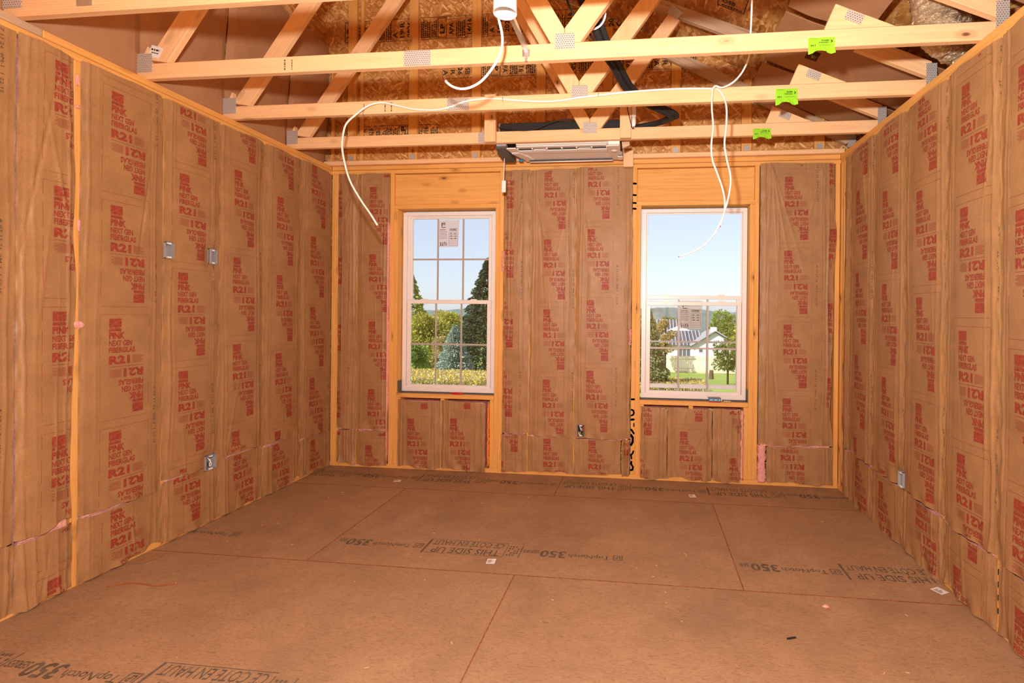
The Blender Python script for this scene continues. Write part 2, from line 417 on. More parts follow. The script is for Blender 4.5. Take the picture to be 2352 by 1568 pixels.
ZS0, ZS1 = SX, HGT-2*SX
def stud(w, a, z0=ZS0, z1=ZS1, mat=W_STUD, dep=0.0):
    """a stud whose inner face starts at wall coordinate a"""
    if w is wl: return lumber('stud', (-SW/2-dep, a, z0), (-SW/2-dep, a, z1), SW, SX, (1, 0, 0), mat, w)
    if w is wr: return lumber('stud', (WID+SW/2+dep, a, z0), (WID+SW/2+dep, a, z1), SW, SX, (1, 0, 0), mat, w)
    if w is wb: return lumber('stud', (a, SW/2+dep, z0), (a, SW/2+dep, z1), SW, SX, (0, 1, 0), mat, w)
    return lumber('stud', (a, LEN-SW/2, z0), (a, LEN-SW/2, z1), SW, SX, (0, 1, 0), mat, w)
for y in (-.10, -.42, -.846, -1.248, -1.658, -2.122, -2.515, -2.92, -3.33, -3.74, -4.14, -4.55, -4.96, -5.36): stud(wl, y)
for y in (-.022, -.07, -.645, -1.078, -1.508, -1.918, -2.333, -2.74, -3.15, -3.55, -3.96, -4.37, -4.77, -5.18, -5.6): stud(wr, y)
for x in (.024, .0622, .26, .590, 1.621, 1.878, 2.287, 2.803, 3.831, 4.10, 4.481): stud(wb, x)
W1 = (.647, 1.564, .690, 2.370); W2 = (2.860, 3.774, .690, 2.370)
for (a, b, z0, z1) in (W1, W2):
    stud(wb, a-SX/2, ZS0, z1); stud(wb, b+SX/2, ZS0, z1)                       # jacks beside the openings
    lumber('header_plate', (a-SX, SW/2, z1+SX/2), (b+SX, SW/2, z1+SX/2), SW, SX, (0, 1, 0), W_STUD, wb)
    hz0, hz1 = z1+SX, ZS1-.004
    lumber('header', (a-SX, .012+SX/2+.012, (hz0+hz1)/2), (b+SX, .012+SX/2+.012, (hz0+hz1)/2), hz1-hz0, SX, (0, 0, 1), W_STUD, wb)
    lumber('window_sill_plate', (a, SW/2-.004, z0-SX/2), (b, SW/2-.004, z0-SX/2), SW+.008, SX, (0, 1, 0), W_STUD, wb)
    for x in (a+SX/2, (a+b)/2-.02, b-SX/2): stud(wb, x, ZS0, z0-SX)
    lumber('sill_underlay', (a, SW/2+.01, z0+.002), (b, SW/2+.01, z0+.002), SW-.03, .003, (0, 1, 0), DARKM, wb, 0)
for x in (.02, .43, .84, 1.25, 1.66, 2.07, 2.48, 2.89, 3.3, 3.7, 4.1, 4.48): stud(wk, x)
lumber('bottom_plate', (0, LEN-SW/2, SX/2), (WID, LEN-SW/2, SX/2), SW, SX, (0, 1, 0), W_STUD, wk)
lumber('top_plate', (0, LEN-SW/2, HGT-SX), (WID, LEN-SW/2, HGT-SX), SW, SX*2, (0, 1, 0), W_STUD, wk)
MB().box(-SW-.012, -SW-.001, LEN-SW, SW+.012, -.25, HGT).obj('sheathing', OSB, wl)
MB().box(WID+SW+.001, WID+SW+.012, LEN-SW, SW+.012, -.25, HGT).obj('sheathing', OSB, wr)
MB().box(-SW, WID+SW, LEN-SW-.012, LEN-SW-.001, -.25, 5.6).obj('sheathing', OSB, wk)
b = MB()
for x0, x1, z0, z1 in ((-SW, W1[0], -.25, HGT), (W1[1], W2[0], -.25, HGT), (W2[1], WID+SW, -.25, HGT), (W1[0], W1[1], -.25, W1[2]), (W1[0], W1[1], W1[3], HGT), (W2[0], W2[1], -.25, W2[2]), (W2[0], W2[1], W2[3], HGT)):
    b.box(x0, x1, SW+.001, SW+.012, z0, z1)
b.obj('sheathing', OSB, wb)
b = MB().box(-SW-.02, WID+SW+.02, LEN-SW-.02, SW+.02, -.30, -.02); b.obj('joist_deck', OSB, floor)
# black spray paint on the stud beside the window with the lowered sash
sp = Ink()
def blob(pts, r):
    for (x0, z0), (x1, z1) in zip(pts, pts[1:]):
        for k in range(5):
            t = k/4; cx, cz = x0+(x1-x0)*t, z0+(z1-z0)*t
            sp.raw([(cx+r*math.cos(a*math.pi/4), cz+r*math.sin(a*math.pi/4)) for a in range(8)], [tuple(range(8))])
x0 = 2.786
for z in (2.563, 2.463, 2.395, 2.345): blob([(x0+.004, z), (x0+.024, z-.002)], .009)
def zpx(y): return 1.4252 + (880 + y/6.814 - 714)/-1165*4.43 + 0.0
blob([(x0+.004, zpx(182)), (x0+.026, zpx(180))], .009)
blob([(x0+.004, zpx(342)), (x0+.020, zpx(352)), (x0+.026, zpx(390)), (x0+.020, zpx(420)), (x0+.004, zpx(432))], .008)
blob([(x0+.004, zpx(497)), (x0+.024, zpx(492))], .010)
blob([(x0+.026, zpx(556)), (x0+.026, zpx(600))], .006)
blob([(x0+.004, zpx(652)), (x0+.014, zpx(672)), (x0+.026, zpx(710))], .009)
blob([(x0+.003, zpx(735)), (x0+.018, zpx(775)), (x0+.018, zpx(840)), (x0+.004, zpx(890))], .011)
blob([(x0+.024, zpx(985)), (x0+.018, zpx(1020)), (x0+.004, zpx(1045)), (x0+.010, zpx(1100))], .008)
blob([(x0+.008, zpx(1150)), (x0+.006, zpx(1185)), (x0+.022, zpx(1230)), (x0+.018, zpx(1275)), (x0+.004, zpx(1280))], .009)
dm = Ink()
for z in (.085, .145, .205, .262): dm.raw([(0, z), (.013, z+.006), (.013, z+.034), (0, z+.026)], [(0, 1, 2, 3)])
dm.obj('painted_dashes', BLACKINK, wr, (WID-.0012, -1.9185, 0), (0, -1, 0), (0, 0, 1))
sp.obj('spray_paint', BLACKINK, wb, (0, -.0012, 0), (1, 0, 0), (0, 0, 1))

# ------------------------------------------------------------------ roof shell and gable
def roof_z(x): return 3.83 - .43*(x-3.1)
roof = struct('roof', 'strand board roof deck above the trusses')
for i in range(5):
    ya = LEN-.2 + i*1.2192; yb = min(ya+1.2188, .6)
    for xa, xb in ((-.3, 2.1015), (2.102, 5.2)):
        MB().add([(xa, ya, roof_z(xa)), (xb, ya, roof_z(xb)), (xb, yb, roof_z(xb)), (xa, yb, roof_z(xa)), (xa, ya, roof_z(xa)+.012), (xb, ya, roof_z(xb)+.012), (xb, yb, roof_z(xb)+.012), (xa, yb, roof_z(xa)+.012)],
                 [(0, 1, 2, 3), (7, 6, 5, 4), (0, 4, 5, 1), (1, 5, 6, 2), (2, 6, 7, 3), (3, 7, 4, 0)]).obj('roof_panel', OSB, roof)
for w_, a, b in ((wl, -SW-.012, -SW-.001), ):
    MB().prism([(LEN-SW, HGT+.001), (SW, HGT+.001), (SW, roof_z(-SW)-.006), (LEN-SW, roof_z(-SW)-.006)], 'x', a, b).obj('added_sheathing', OSB, w_)  # added above the wall plates to stop sun leaking in
ev = struct('trim_1', 'unseen boards added to close the roof edge against sun')  # unseen eave boards, added to keep sun out at the roof edge
MB().box(5.15, 5.17, LEN-SW, .5, 2.58, roof_z(5.15)-.006).obj('added_fascia', OSB, ev)
MB().box(WID+SW+.013, 5.149, LEN-SW, .5, 2.58, 2.592).obj('added_soffit', OSB, ev)
stp = Ink(); stp.frame(0, 0, .21, .42, .006)
stp.fine(.03, .015, .16, .014)
for t, v, w, h in (('OSB', .05, .10, .04), ('B', .11, .05, .075), ('8 1', .21, .14, .05), ('2026', .28, .15, .05)): stp.text(t, .03, v, w, h, .02)
stp.rect(.02, .195, .19, .2)
n = Vector((-1, 0, .43)).normalized()
stp.obj('printed_stamp', BLACKINK, roof, (3.40, -.62, roof_z(3.40)-.002), (1, 0, -.43), (0, -1, 0))
gw = struct('wall_gable', 'strand board gable sheathing with printed grade stamps')
for x0, x1 in ((-.22, 1.1815), (1.182, 3.6015), (3.602, 4.95)):
    for z0, z1 in ((2.70, 3.9265), (3.927, 5.2)):
        pts = [(x0, z0), (x1, z0), (x1, min(z1, roof_z(x1)-.004)), (x0, min(z1, roof_z(x0)-.004))]
        if pts[2][1] <= z0+.01:
            xc = 3.1 + (3.83-z0-.01)/.43
            if xc <= x0: continue
            pts = [(x0, z0), (xc, z0), (x0, min(z1, roof_z(x0)-.004))]
        else:
            if roof_z(x0)-.004 > z1 > roof_z(x1)-.004:
                xm = 3.1 + (3.83-.004-z1)/.43; pts = pts[:3] + [(xm, z1), (x0, z1)]
        MB().prism(pts, 'y', .092, .104).obj('gable_panel', OSB, gw)
def stamp_row(x0, x1, z0, h, rot, seed):
    rnd = random.Random(seed); k = Ink(); x = x0
    words = ['LP', 'APA', 'fine print', '14/16', 'fine print', 'fine print', 'A', '19 R', '2026', 'OSB', 'fine print', 'fine print']
    i = seed % len(words)
    while x < x1-.05:
        t = words[i % len(words)]; i += 1
        big = len(t) <= 5; w = .058 if big else .026; bw = h*.8
        if t == 'LP': k.frame(x, z0+.01, x+.085, z0+h-.01, .005); k.text(t, x+.02, z0+.05, .09, .045, .04, rot); x += .10; continue
        if big: k.text(t, x+.006, z0+h*.15, h*.7*min(1, .14+.22*len(t)), .045, .02, rot); x += .07
        else:
            for j in range(rnd.randint(3, 5)): k.fine(x+.004, z0+h*.08, bw*(.7+.3*rnd.random()), .011, 5, 90); x += .018
            k.rect(x, z0, x+.003, z0+h); x += .010
    k.rect(x0, z0, x1, z0+.003); k.rect(x0, z0+h-.003, x1, z0+h); k.frame(x0, z0, x1, z0+h, .003)
    return k
for a in ((.06, 4.0, 3.955, .205, 90, 0), (1.02, 3.3, 3.585, .20, -90, 6), (.06, 1.0, 3.02, .15, 90, 5)):
    stamp_row(*a).obj('printed_stamp', BLACKINK, gw, (0, .0905, 0), (1, 0, 0), (0, 0, 1))

# ------------------------------------------------------------------ trusses
CH = .0889
def quadboard(name, pts, y0, y1, mat, parent):
    """a board given by four corners in the truss plane; grain follows its first edge"""
    a, b = Vector((pts[0][0], 0, pts[0][1])), Vector((pts[1][0], 0, pts[1][1])); X = (b-a).normalized(); Y = Vector((0, 1, 0)); Z = X.cross(Y)
    M = Matrix(((X.x, Y.x, Z.x, a.x), (X.y, Y.y, Z.y, y0), (X.z, Y.z, Z.z, a.z), (0, 0, 0, 1))); Mi = M.inverted()
    loc = [Mi @ Vector((p[0], y0, p[1])) for p in pts]
    b = MB().prism([(q.x, q.z) for q in loc], 'y', 0, y1-y0)
    return link(name, b.mesh(name, mat, False, .002), parent, M)
def board_line(p, q, w):
    """corners of a w-wide board whose lower/left edge runs p -> q"""
    d = Vector((q[0]-p[0], q[1]-p[1])).normalized(); n = Vector((-d.y, d.x))*w
    return [p, q, (q[0]+n.x, q[1]+n.y), (p[0]+n.x, p[1]+n.y)]
def nail_plate(parent, x0, x1, z0, z1, y):
    M = Matrix.Translation((x0, y, z0)) @ Matrix.Rotation(math.pi/2, 4, 'X')
    b = MB().box(0, x1-x0, 0, z1-z0, 0, .0022); return link('nail_plate', b.mesh('nail_plate', PLATE), parent, M)
def tilt_plate(parent, cx, cz, w, h, ang, y):
    M = Matrix.Translation((cx, y, cz)) @ Matrix.Rotation(-ang, 4, 'Y') @ Matrix.Rotation(math.pi/2, 4, 'X')
    b = MB().box(-w/2, w/2, -h/2, h/2, 0, .0022); return link('nail_plate', b.mesh('nail_plate', PLATE), parent, M)
Z0, Z1 = HGT+.001, HGT+.001+CH
def truss(yf, label, idx):
    t = thing('roof_truss', label, 'roof truss', (2.25, yf, HGT), 'trusses spanning the room')
    y0, y1 = yf, yf+SX; e = .001
    lumber('bottom_chord', (-.07, (y0+y1)/2, (Z0+Z1)/2), (4.60, (y0+y1)/2, (Z0+Z1)/2), CH, SX, (0, 0, 1), W_TRUSS, t)
    zt = Z1+e
    # web rising from the heel by the switch-box wall
    quadboard('web', [(.125, zt), (1.08, zt+1.30), (.995, zt+1.37), (.005, zt+.02)], y0, y1, W_TRUSS, t)
    quadboard('heel_wedge', [(-.055, zt), (.004, zt), (.002, zt+.018), (.0, zt+.10)], y0, y1, W_TRUSS, t)
    # V webs
    quadboard('web', [(2.457, zt), (2.457, zt+.075), (1.90, zt+1.02), (1.815, zt+.97), (2.385, zt)], y0, y1, W_TRUSS, t)
    quadboard('web', [(2.459, zt+.075), (2.459, zt), (2.545, zt), (3.14, zt+.80), (3.06, zt+.86)], y0, y1, W_TRUSS, t)
    # top chord pieces, scab by the eave
    quadboard('top_chord', board_line((4.60, zt+.005), (4.16, zt+.20), CH)[::1][:2] + [(4.20, zt+.282), (4.60, zt+.104)], y0, y1, W_TRUSS, t)
    quadboard('scab_board', [(3.775, zt), (4.11, zt), (3.828, zt+.125)], y0, y1, W_TRUSS, t)
    quadboard('top_chord', [(3.70, 3.445), (2.95, 3.757), (2.985, 3.839), (3.735, 3.527)], y0, y1, W_OLD, t)
    nail_plate(t, -.065, .033, 2.81, 2.918, yf-.003)
    nail_plate(t, 2.410, 2.515, 2.826, 2.907, yf-.003)
    nail_plate(t, 1.572, 1.722, 2.774, 2.857, yf-.003)
    nail_plate(t, 4.565, 4.625, 2.80, 2.955, yf-.003)
    tilt_plate(t, 3.915, 2.915, .085, .05, -.42, yf-.003)
    tilt_plate(t, 3.10, 3.72, .07, .10, .9, yf-.003)
    return t
TY = [-2.382, -1.760, -1.150, -.512]
T = []
for i, (y, lb) in enumerate(zip(TY, ('timber roof truss nearest the camera, only its rough lower chord shows', 'brightest timber truss, carrying the can light bracket',
        'timber truss with the long white cable stapled along it', 'timber truss directly above the bare air conditioner chassis'))):
    T.append(truss(y, lb, i))
# pale underside ribs on the nearest chord: saw ridges
b = MB()
for k in range(7): b.box(-.06, 1.4, TY[0]-.0015, TY[0]+.001, Z0+.008+k*.0115, Z0+.013+k*.0115)
b.obj('saw_ridges', W_TRUSS, T[0])
MB().box(.32, .40, TY[0]-.004, TY[0]-.001, 2.80, 2.88).obj('hanger_tab', STEEL, T[0])
# tags
def lime_tag(parent, x0, x1, ztop, zbot, y, flap):
    g = MB(); zc = Z0-.0005; n = 8
    pts = []
    for i in range(n+1):
        x = x0 + (x1-x0)*i/n; wob = .004*math.sin(i*1.7)
        pts.append([(x, y-.0012, ztop+wob*.3), (x, y-.0014, zc+.004), (x+wob, y-.002-.006*math.sin(i*.9)**2, zc-flap*(.72+.28*math.cos(i*.9)))])
    vs = [p for c in pts for p in c]
    g.add(vs, [(3*i+j, 3*i+3+j, 3*i+4+j, 3*i+1+j) for i in range(n) for j in range(2)])
    o = g.obj('lime_tag', LIME, parent); o['label'] = 'lime green printed tag'
    k = Ink(); w = x1-x0; h = ztop-zc
    k.text('FRAME', w*.50, h*.60, w*.28, h*.15, .03); k.text('FORWARD', w*.40, h*.40, w*.38, h*.15, .03); k.text('>', w*.84, h*.42, w*.08, h*.32, .04)
    k.text('E01', w*.10, h*.12, w*.18, h*.17, .03); k.fine(w*.40, h*.18, w*.46, h*.04); k.fine(w*.08, h*.88, w*.3, h*.03)
    k.obj('tag_lettering', BLACKINK, o, (x0, y-.0018, zc), (1, 0, 0), (0, 0, 1), 0)
lime_tag(T[1], 3.697, 3.825, 2.822, 2.75, TY[1], .035); lime_tag(T[2], 3.690, 3.822, 2.836, 2.75, TY[2], .04); lime_tag(T[3], 3.686, 3.816, 2.822, 2.76, TY[3], .03)
k = MB().add([(.002, TY[1]-.0012, 2.905), (.075, TY[1]-.0012, 2.885), (.105, TY[1]-.0012, 2.945), (.03, TY[1]-.0012, 2.968)], [(0, 1, 2, 3)]).obj('paper_label', PAPERW, T[1])
lab = Ink().fine(.008, .038, .055, .010).fine(.014, .022, .045, .006)
lab.obj('label_lettering', BLACKINK, k, (.008, TY[1]-.0020, 2.905), (.965, 0, -.26), (.26, 0, .965))
for tt, x, s in ((T[1], .86, 'ARBAFLAME'), (T[1], .905, 'KD-HT 006'), (T[2], .98, 'KD-HT'), (T[2], 1.13, 'ARBAFLAME'), (T[2], 1.175, 'NLGA 116')):
    Ink().fine(0, 0, .06, .006 if s[0] == 'K' else .009, 5, 90).obj('grade_stamp', GREYINK, tt, (x, tt.location.y-.0010, 2.785), (1, 0, 0), (0, 0, 1))
# gable truss
gt = thing('gable_truss', 'end truss of flat timber uprights standing against the strand board gable', 'roof truss', (2.25, .07, HGT), 'trusses spanning the room')
zb = HGT+SX+.003
for i in range(8):
    x = .158 + .5985*i
    if x > 4.5: break
    o = lumber('upright', (x, .071, zb), (x, .071, min(roof_z(x)-.10, 5.0)), .084, SX, (1, 0, 0), W_STUD, gt)
    nail_plate(gt, x-.026, x+.022, zb+.01, zb+.07, .0485)
lumber('upright_batten', (.245, .077, zb), (.245, .077, 4.9), .03, .025, (1, 0, 0), W_STUD, gt)
quadboard('top_chord', [(4.55, 2.86), (2.95, 3.70), (2.99, 3.785), (4.60, 2.94)], .012, .05, W_OLD, gt)
nail_plate(gt, 4.555, 4.62, 2.83, 2.95, .006)
# ------------------------------------------------------------------ cardboard baffles
def sheet(name, label, grp, fn, nu, nv, holes=()):
    """a cardboard sheet 4 mm thick: fn(s, t) -> point"""
    vs = []; fs = []
    P = [[Vector(fn(i/nu, j/nv)) for j in range(nv+1)] for i in range(nu+1)]
    N = ((P[1][0]-P[0][0]).cross(P[0][1]-P[0][0])).normalized()*.004
    ix = lambda i, j, k: (i*(nv+1)+j)*2+k
    for i in range(nu+1):
        for j in range(nv+1): vs += [tuple(P[i][j]), tuple(P[i][j]+N)]
    for i in range(nu):
        for j in range(nv):
            if (i, j) in holes: continue
            fs += [(ix(i, j, 0), ix(i+1, j, 0), ix(i+1, j+1, 0), ix(i, j+1, 0)), (ix(i, j, 1), ix(i, j+1, 1), ix(i+1, j+1, 1), ix(i+1, j, 1))]
    for i in range(nu): fs += [(ix(i, 0, 0), ix(i, 0, 1), ix(i+1, 0, 1), ix(i+1, 0, 0)), (ix(i, nv, 0), ix(i+1, nv, 0), ix(i+1, nv, 1), ix(i, nv, 1))]
    for j in range(nv): fs += [(ix(0, j, 0), ix(0, j+1, 0), ix(0, j+1, 1), ix(0, j, 1)), (ix(nu, j, 0), ix(nu, j, 1), ix(nu, j+1, 1), ix(nu, j+1, 0))]
    o = MB().add(vs, fs).obj(name, CARD); return tag(o, label, 'cardboard', grp)
gaps = [(-3.1, TY[0]-.003), (TY[0]+.045, TY[1]-.003), (TY[1]+.045, TY[2]-.003), (TY[2]+.045, TY[3]-.003), (TY[3]+.045, .005)]
nm = ('nearer than the rough chord', 'between the rough chord and brightest truss', 'between the brightest and cable-stapled trusses', 'behind the cable-stapled truss', 'in the last bay by the gable')
for i, (a, b) in enumerate(gaps):
    def fn(s, t, a=a, b=b):
        y = a-.022+(b-a+.044)*s; z = HGT+.004+ t*(3.86-HGT) if s < .98 else HGT+.004+t*(3.80-HGT)
        return (-.085 + .055*math.sin(math.pi*s)**.5*(.6+.4*t) + .03*t + .01*math.sin(7*t+i), y, z)
    sheet('cardboard_baffle', 'upright cardboard baffle above the switch-box wall, ' + nm[i], 'upright baffles above the switch-box wall', fn, 14, 8)
    def fr(s, t, a=a, b=b, i=i):
        x = 3.76 + ((4.70 if i != 2 else 4.22)-3.76)*t; return (x, a+(b-a)*s, 3.115+.432*(4.60-x)-.135 + .012*math.sin(math.pi*s) + .006*math.sin(9*t+i))
    sheet('cardboard_baffle', 'sloping cardboard baffle under the eave, ' + nm[i], 'sloping baffles under the eave', fr, 16, 12, holes={(8, 3), (9, 3), (10, 3)})
MB().box(-.012, -.002, .005, .04, 2.82, 3.84).obj('baffle_batten', W_STUD, gt)
# ------------------------------------------------------------------ kraft faced batts
blk = Ink()
def half(k, fl):
    def T(t, u, v, w, h, b): (k.text(t, u, v-h, w, h, b) if not fl else k.text(t, .19-u-w, -.528+v-0, w, h, b, 180))
    def V(v): return -v if not fl else v
    T('PINK', 0, V(.074), .082, .038, .055); T('NEXT GEN', 0, V(.119), .122, .032, .038); T('FIBERGLAS', 0, V(.157), .140, .032, .038); T('R21', 0, V(.203), .112, .048, .055)
    for i in range(8):
        v = .206 + i*.0058; w = .062 - .012*((i*7) % 3 == 0)
        a, b2 = (.126, -v-.0022) if not fl else (.19-.126-w, -.528+v)
        k.rect(a, b2, a+w, b2+.0022)
    # square emblem: dark square with a light arc and a band of lettering left open
    def sq(pts):
        k.raw([(x, -z) if not fl else (.19-x, -.528+z) for x, z in pts], [tuple(range(len(pts)))])
    n = 8; arc = [(.004+.056*math.sin(i/n*math.pi/2), .040-.028*(1-math.cos(i/n*math.pi/2))*0 - .030*math.sin(i/n*math.pi/2)**1) for i in range(n+1)]
    A = [(.064*i/n, .046-.034*math.sin(i/n*math.pi/2)) for i in range(n+1)]
    for i in range(n):
        (x0, z0), (x1, z1) = A[i], A[i+1]
        sq([(x0, 0), (x1, 0), (x1, z1-.0016), (x0, z0-.0016)]); sq([(x0, z0+.0004), (x1, z1+.0004), (x1, .047), (x0, .047)] if z0 < .0465 else [(x0, .0466), (x1, z1), (x1, .047), (x0, .047)])
    sq([(0, .054), (.062, .054), (.062, .0565), (0, .0565)])
    for i in range(7): sq([(.006+i*.0078, .0475), (.0095+i*.0078, .0475), (.0095+i*.0078, .0535), (.006+i*.0078, .0535)])
    sq([(0, .0575), (.064, .0575), (.064, .0700), (0, .0700)])
half(blk, False); half(blk, True)
blk.rect(0, -.2652, .19, -.2628)
for v in (.022, -.552): blk.rect(-.042, v-.0008, .222, v+.0008)
for x in (-.044, .224):
    for a, c in ((.022, -.05), (-.09, -.21), (-.25, -.33), (-.36, -.50)): blk.rect(x-.0008, c, x+.0008, a)
BLK = blk.cut(.028)
BV = np.array(BLK.v)
code = Ink().text('A 07 11 26  0M-1  1 22:15', 0, 0, .34, .014, .0, -90, 1).cut(.05)
CV = np.array(code.v)
PER = .617
def smooth(a, b, x): t = np.clip((x-a)/(b-a), 0, 1); return t*t*(3-2*t)
WF = {'l': (Vector((0, 0, 0)), Vector((0, 1, 0)), Vector((1, 0, 0))), 'r': (Vector((WID, 0, 0)), Vector((0, -1, 0)), Vector((-1, 0, 0))), 'b': (Vector((0, 0, 0)), Vector((1, 0, 0)), Vector((0, -1, 0)))}
def batt(wall, u0, u1, z0, z1, label, group, cols=(), seed=0, bulge=.016, fold=1.0, lift=.0025, rag=(0, 0), fan=(), flat=(), tilt=(0, 0), curl=(), codeu=None, fiber=True, holes=()):
    rng = np.random.RandomState(seed); O, U, N = WF[wall]
    w, h = u1-u0, z1-z0
    nu = max(20, int(w/.0062)); nv = max(12, int(h/.0125))
    s = np.linspace(0, 1, nu+1); t = np.linspace(0, 1, nv+1); Sg, Tg = np.meshgrid(s, t)
    def wav(x, amp, k): return sum(amp/(i+1)*np.sin(x*(3+i*4.3)*k+rng.rand()*6.28) for i in range(4))
    zt = z1 + tilt[1]*(s-.5) + wav(s, .004, 1.2); zb_ = z0 + tilt[0]*(s-.5) + wav(s, .005, 1.3)
    for (c, wd, am) in curl: zb_ = zb_ + am*np.exp(-((s-c)/wd)**2)
    ul = u0 + wav(t, .0015+rag[0], 2.2); ur = u1 + wav(t, .0015+rag[1], 2.2)
    Ug = ul[:, None]*(1-Sg) + ur[:, None]*Sg; Zg = zb_[None, :]*(1-Tg) + zt[None, :]*Tg
    du = np.minimum(Ug-ul[:, None], ur[:, None]-Ug); x = Ug-u0; z = Zg
    D = lift + bulge*(1-np.exp(-np.maximum(du, 0)/.035))*np.sin(np.pi*np.clip(Sg, .02, .98))**.5
    # staple puckers along both flanges
    ph = rng.rand(2)*6.28
    D += .0035*fold*np.exp(-(Ug-ul[:, None])/.03)*np.sin(z*31+ph[0])*np.clip(du/.006, 0, 1) + .0035*fold*np.exp(-(ur[:, None]-Ug)/.03)*np.sin(z*29+ph[1])*np.clip(du/.006, 0, 1)
    # long vertical folds near the flanges and a few random ones
    R = [(.028+.02*rng.rand(), .006+.004*rng.rand(), .007*fold), (w-.03-.02*rng.rand(), .006+.004*rng.rand(), .008*fold), (.06+.02*rng.rand(), .007, .004*fold), (w-.065-.02*rng.rand(), .007, .004*fold)]
    for c, sg, am in R:
        cz = c + .006*np.sin(z*2.1+rng.rand()*6) + .003*np.sin(z*7+rng.rand()*6)
        env = .65+.35*np.sin(z*(2+2*rng.rand())+rng.rand()*6); D += am*env/(1+((x-cz)/(sg*.55))**2)**1.5
    for i in range(int(4*fold*max(.5, h/2))):
        c = rng.rand()*w; sl = rng.randn()*.10; zc = z0+rng.rand()*h; ln = .10+.35*rng.rand(); sg = .004+.006*rng.rand()
        D += rng.randn()*.003*fold/(1+((x-c-sl*(z-zc))/(sg*.6))**2)**1.5*np.exp(-((z-zc)/ln)**2)
    for (fu, fz, n, spread, ln, am) in fan:       # wrinkles fanning out from a staple
        for i in range(n):
            k = (i/(n-1)-.5)*2; sl = k*spread; sg = .005+.004*rng.rand(); dz = fz-z
            D += .48*am*(.6+.6*rng.rand())*(1+((Ug-fu-sl*dz)/(sg*.65*(1+abs(dz)*1.2)))**2)**-1.5*np.exp(-(np.maximum(dz, 0)/ln)**2)*smooth(-.004, .03, dz)
    for i in range(5): D += .0016*np.sin(x*(6+9*rng.rand())+z*(4*rng.randn())+rng.rand()*6)*np.clip(du/.03, 0, 1)
    # crumple near the lower edge
    D += .005*fold*np.exp(-(z-zb_[None, :])/.05)*np.sin(x*47+rng.rand()*6+z*13)*np.clip(du/.02, 0, 1)
    for (fu, fz, r) in flat: D = D*(1-.92*np.exp(-((Ug-fu)/r)**4-((z-fz)/(r*1.1))**4)) + .0008
    D = np.maximum(D, .0015)
    root = thing('insulation_batt', label, 'insulation batt', tuple(O+U*(u0+w/2)+Vector((0, 0, z0))), group)
    P = np.array(O)[None, None, :] + Ug[..., None]*np.array(U) + Zg[..., None]*np.array((0, 0, 1.)) + D[..., None]*np.array(N)
    idx = np.arange((nu+1)*(nv+1)).reshape(nv+1, nu+1)
    F = np.stack([idx[:-1, :-1], idx[:-1, 1:], idx[1:, 1:], idx[1:, :-1]], -1).reshape(-1, 4)
    if holes:
        cu = Ug.reshape(-1)[F].mean(1); cz = Zg.reshape(-1)[F].mean(1); kp = np.ones(len(F), bool)
        for (hu, hz, a, c) in holes: kp &= ~((np.abs(cu-hu) < a) & (np.abs(cz-hz) < c))
        F = F[kp]
    me = bpy.data.meshes.new('paper_facing'); me.from_pydata(P.reshape(-1, 3).tolist(), [], F.tolist()); me.materials.append(KRAFT)
    me.polygons.foreach_set('use_smooth', [True]*len(me.polygons)); me.update(); link('paper_facing', me, root)
    def onto(pu, pz):
        tt = (pz-z0)/h; ti = np.clip(tt, 0, 1)*nv; i0 = np.clip(ti.astype(int), 0, nv-1); ft = ti-i0
        L = ul[i0]*(1-ft)+ul[i0+1]*ft; Rr = ur[i0]*(1-ft)+ur[i0+1]*ft
        ss = (pu-L)/(Rr-L); si = np.clip(ss, 0, 1)*nu; j0 = np.clip(si.astype(int), 0, nu-1); fs = si-j0
        zlo = zb_[j0]*(1-fs)+zb_[j0+1]*fs; zhi = zt[j0]*(1-fs)+zt[j0+1]*fs
        t2 = (pz-zlo)/(zhi-zlo); ti = np.clip(t2, 0, 1)*nv; i0 = np.clip(ti.astype(int), 0, nv-1); ft = ti-i0
        d = (D[i0, j0]*(1-fs)+D[i0, j0+1]*fs)*(1-ft) + (D[i0+1, j0]*(1-fs)+D[i0+1, j0+1]*fs)*ft
        ok = (ss > .004) & (ss < .996) & (t2 > .003) & (t2 < .997)
        for (hu, hz, a, c) in holes: ok &= ~((np.abs(pu-hu) < a+.003) & (np.abs(pz-hz) < c+.003))
        return ok, d
    def ink(name, verts, faces, mat, places):
        AV = []; AF = []; n0 = 0
        for (pu, pz) in places:
            q = verts + np.array([pu, pz]); ok, d = onto(q[:, 0], q[:, 1])
            keep = [f for f in faces if all(ok[i] for i in f)]
            if not keep: continue
            used = sorted({i for f in keep for i in f}); mp = {i: n0+k for k, i in enumerate(used)}
            pp = np.array(O)[None] + q[used, :1]*np.array(U) + q[used, 1:]*np.array((0, 0, 1.)) + (d[used, None]+.0011)*np.array(N)
            AV += pp.tolist(); AF += [tuple(mp[i] for i in f) for f in keep]; n0 += len(used)
        if AF:
            m2 = bpy.data.meshes.new(name); m2.from_pydata(AV, [], AF); m2.materials.append(mat); m2.update(); link(name, m2, root)['kind'] = 'stuff'
    pl = []
    for (cu, phs) in cols:
        k = math.floor((z0-.6-phs)/PER)
        while phs+k*PER < z1+.8:
            if phs+k*PER > z0-.05: pl.append((cu, phs+k*PER))
            k += 1
    ink('printed_lettering', BV, BLK.f, REDINK, pl)
    if codeu is None and cols: codeu = cols[0][0]+.255
    if codeu is not None and h > 1: ink('date_code', CV, code.f, CODEINK, [(codeu, z0+.2+.45*k+.1*rng.rand()) for k in range(0, 5, 2)])
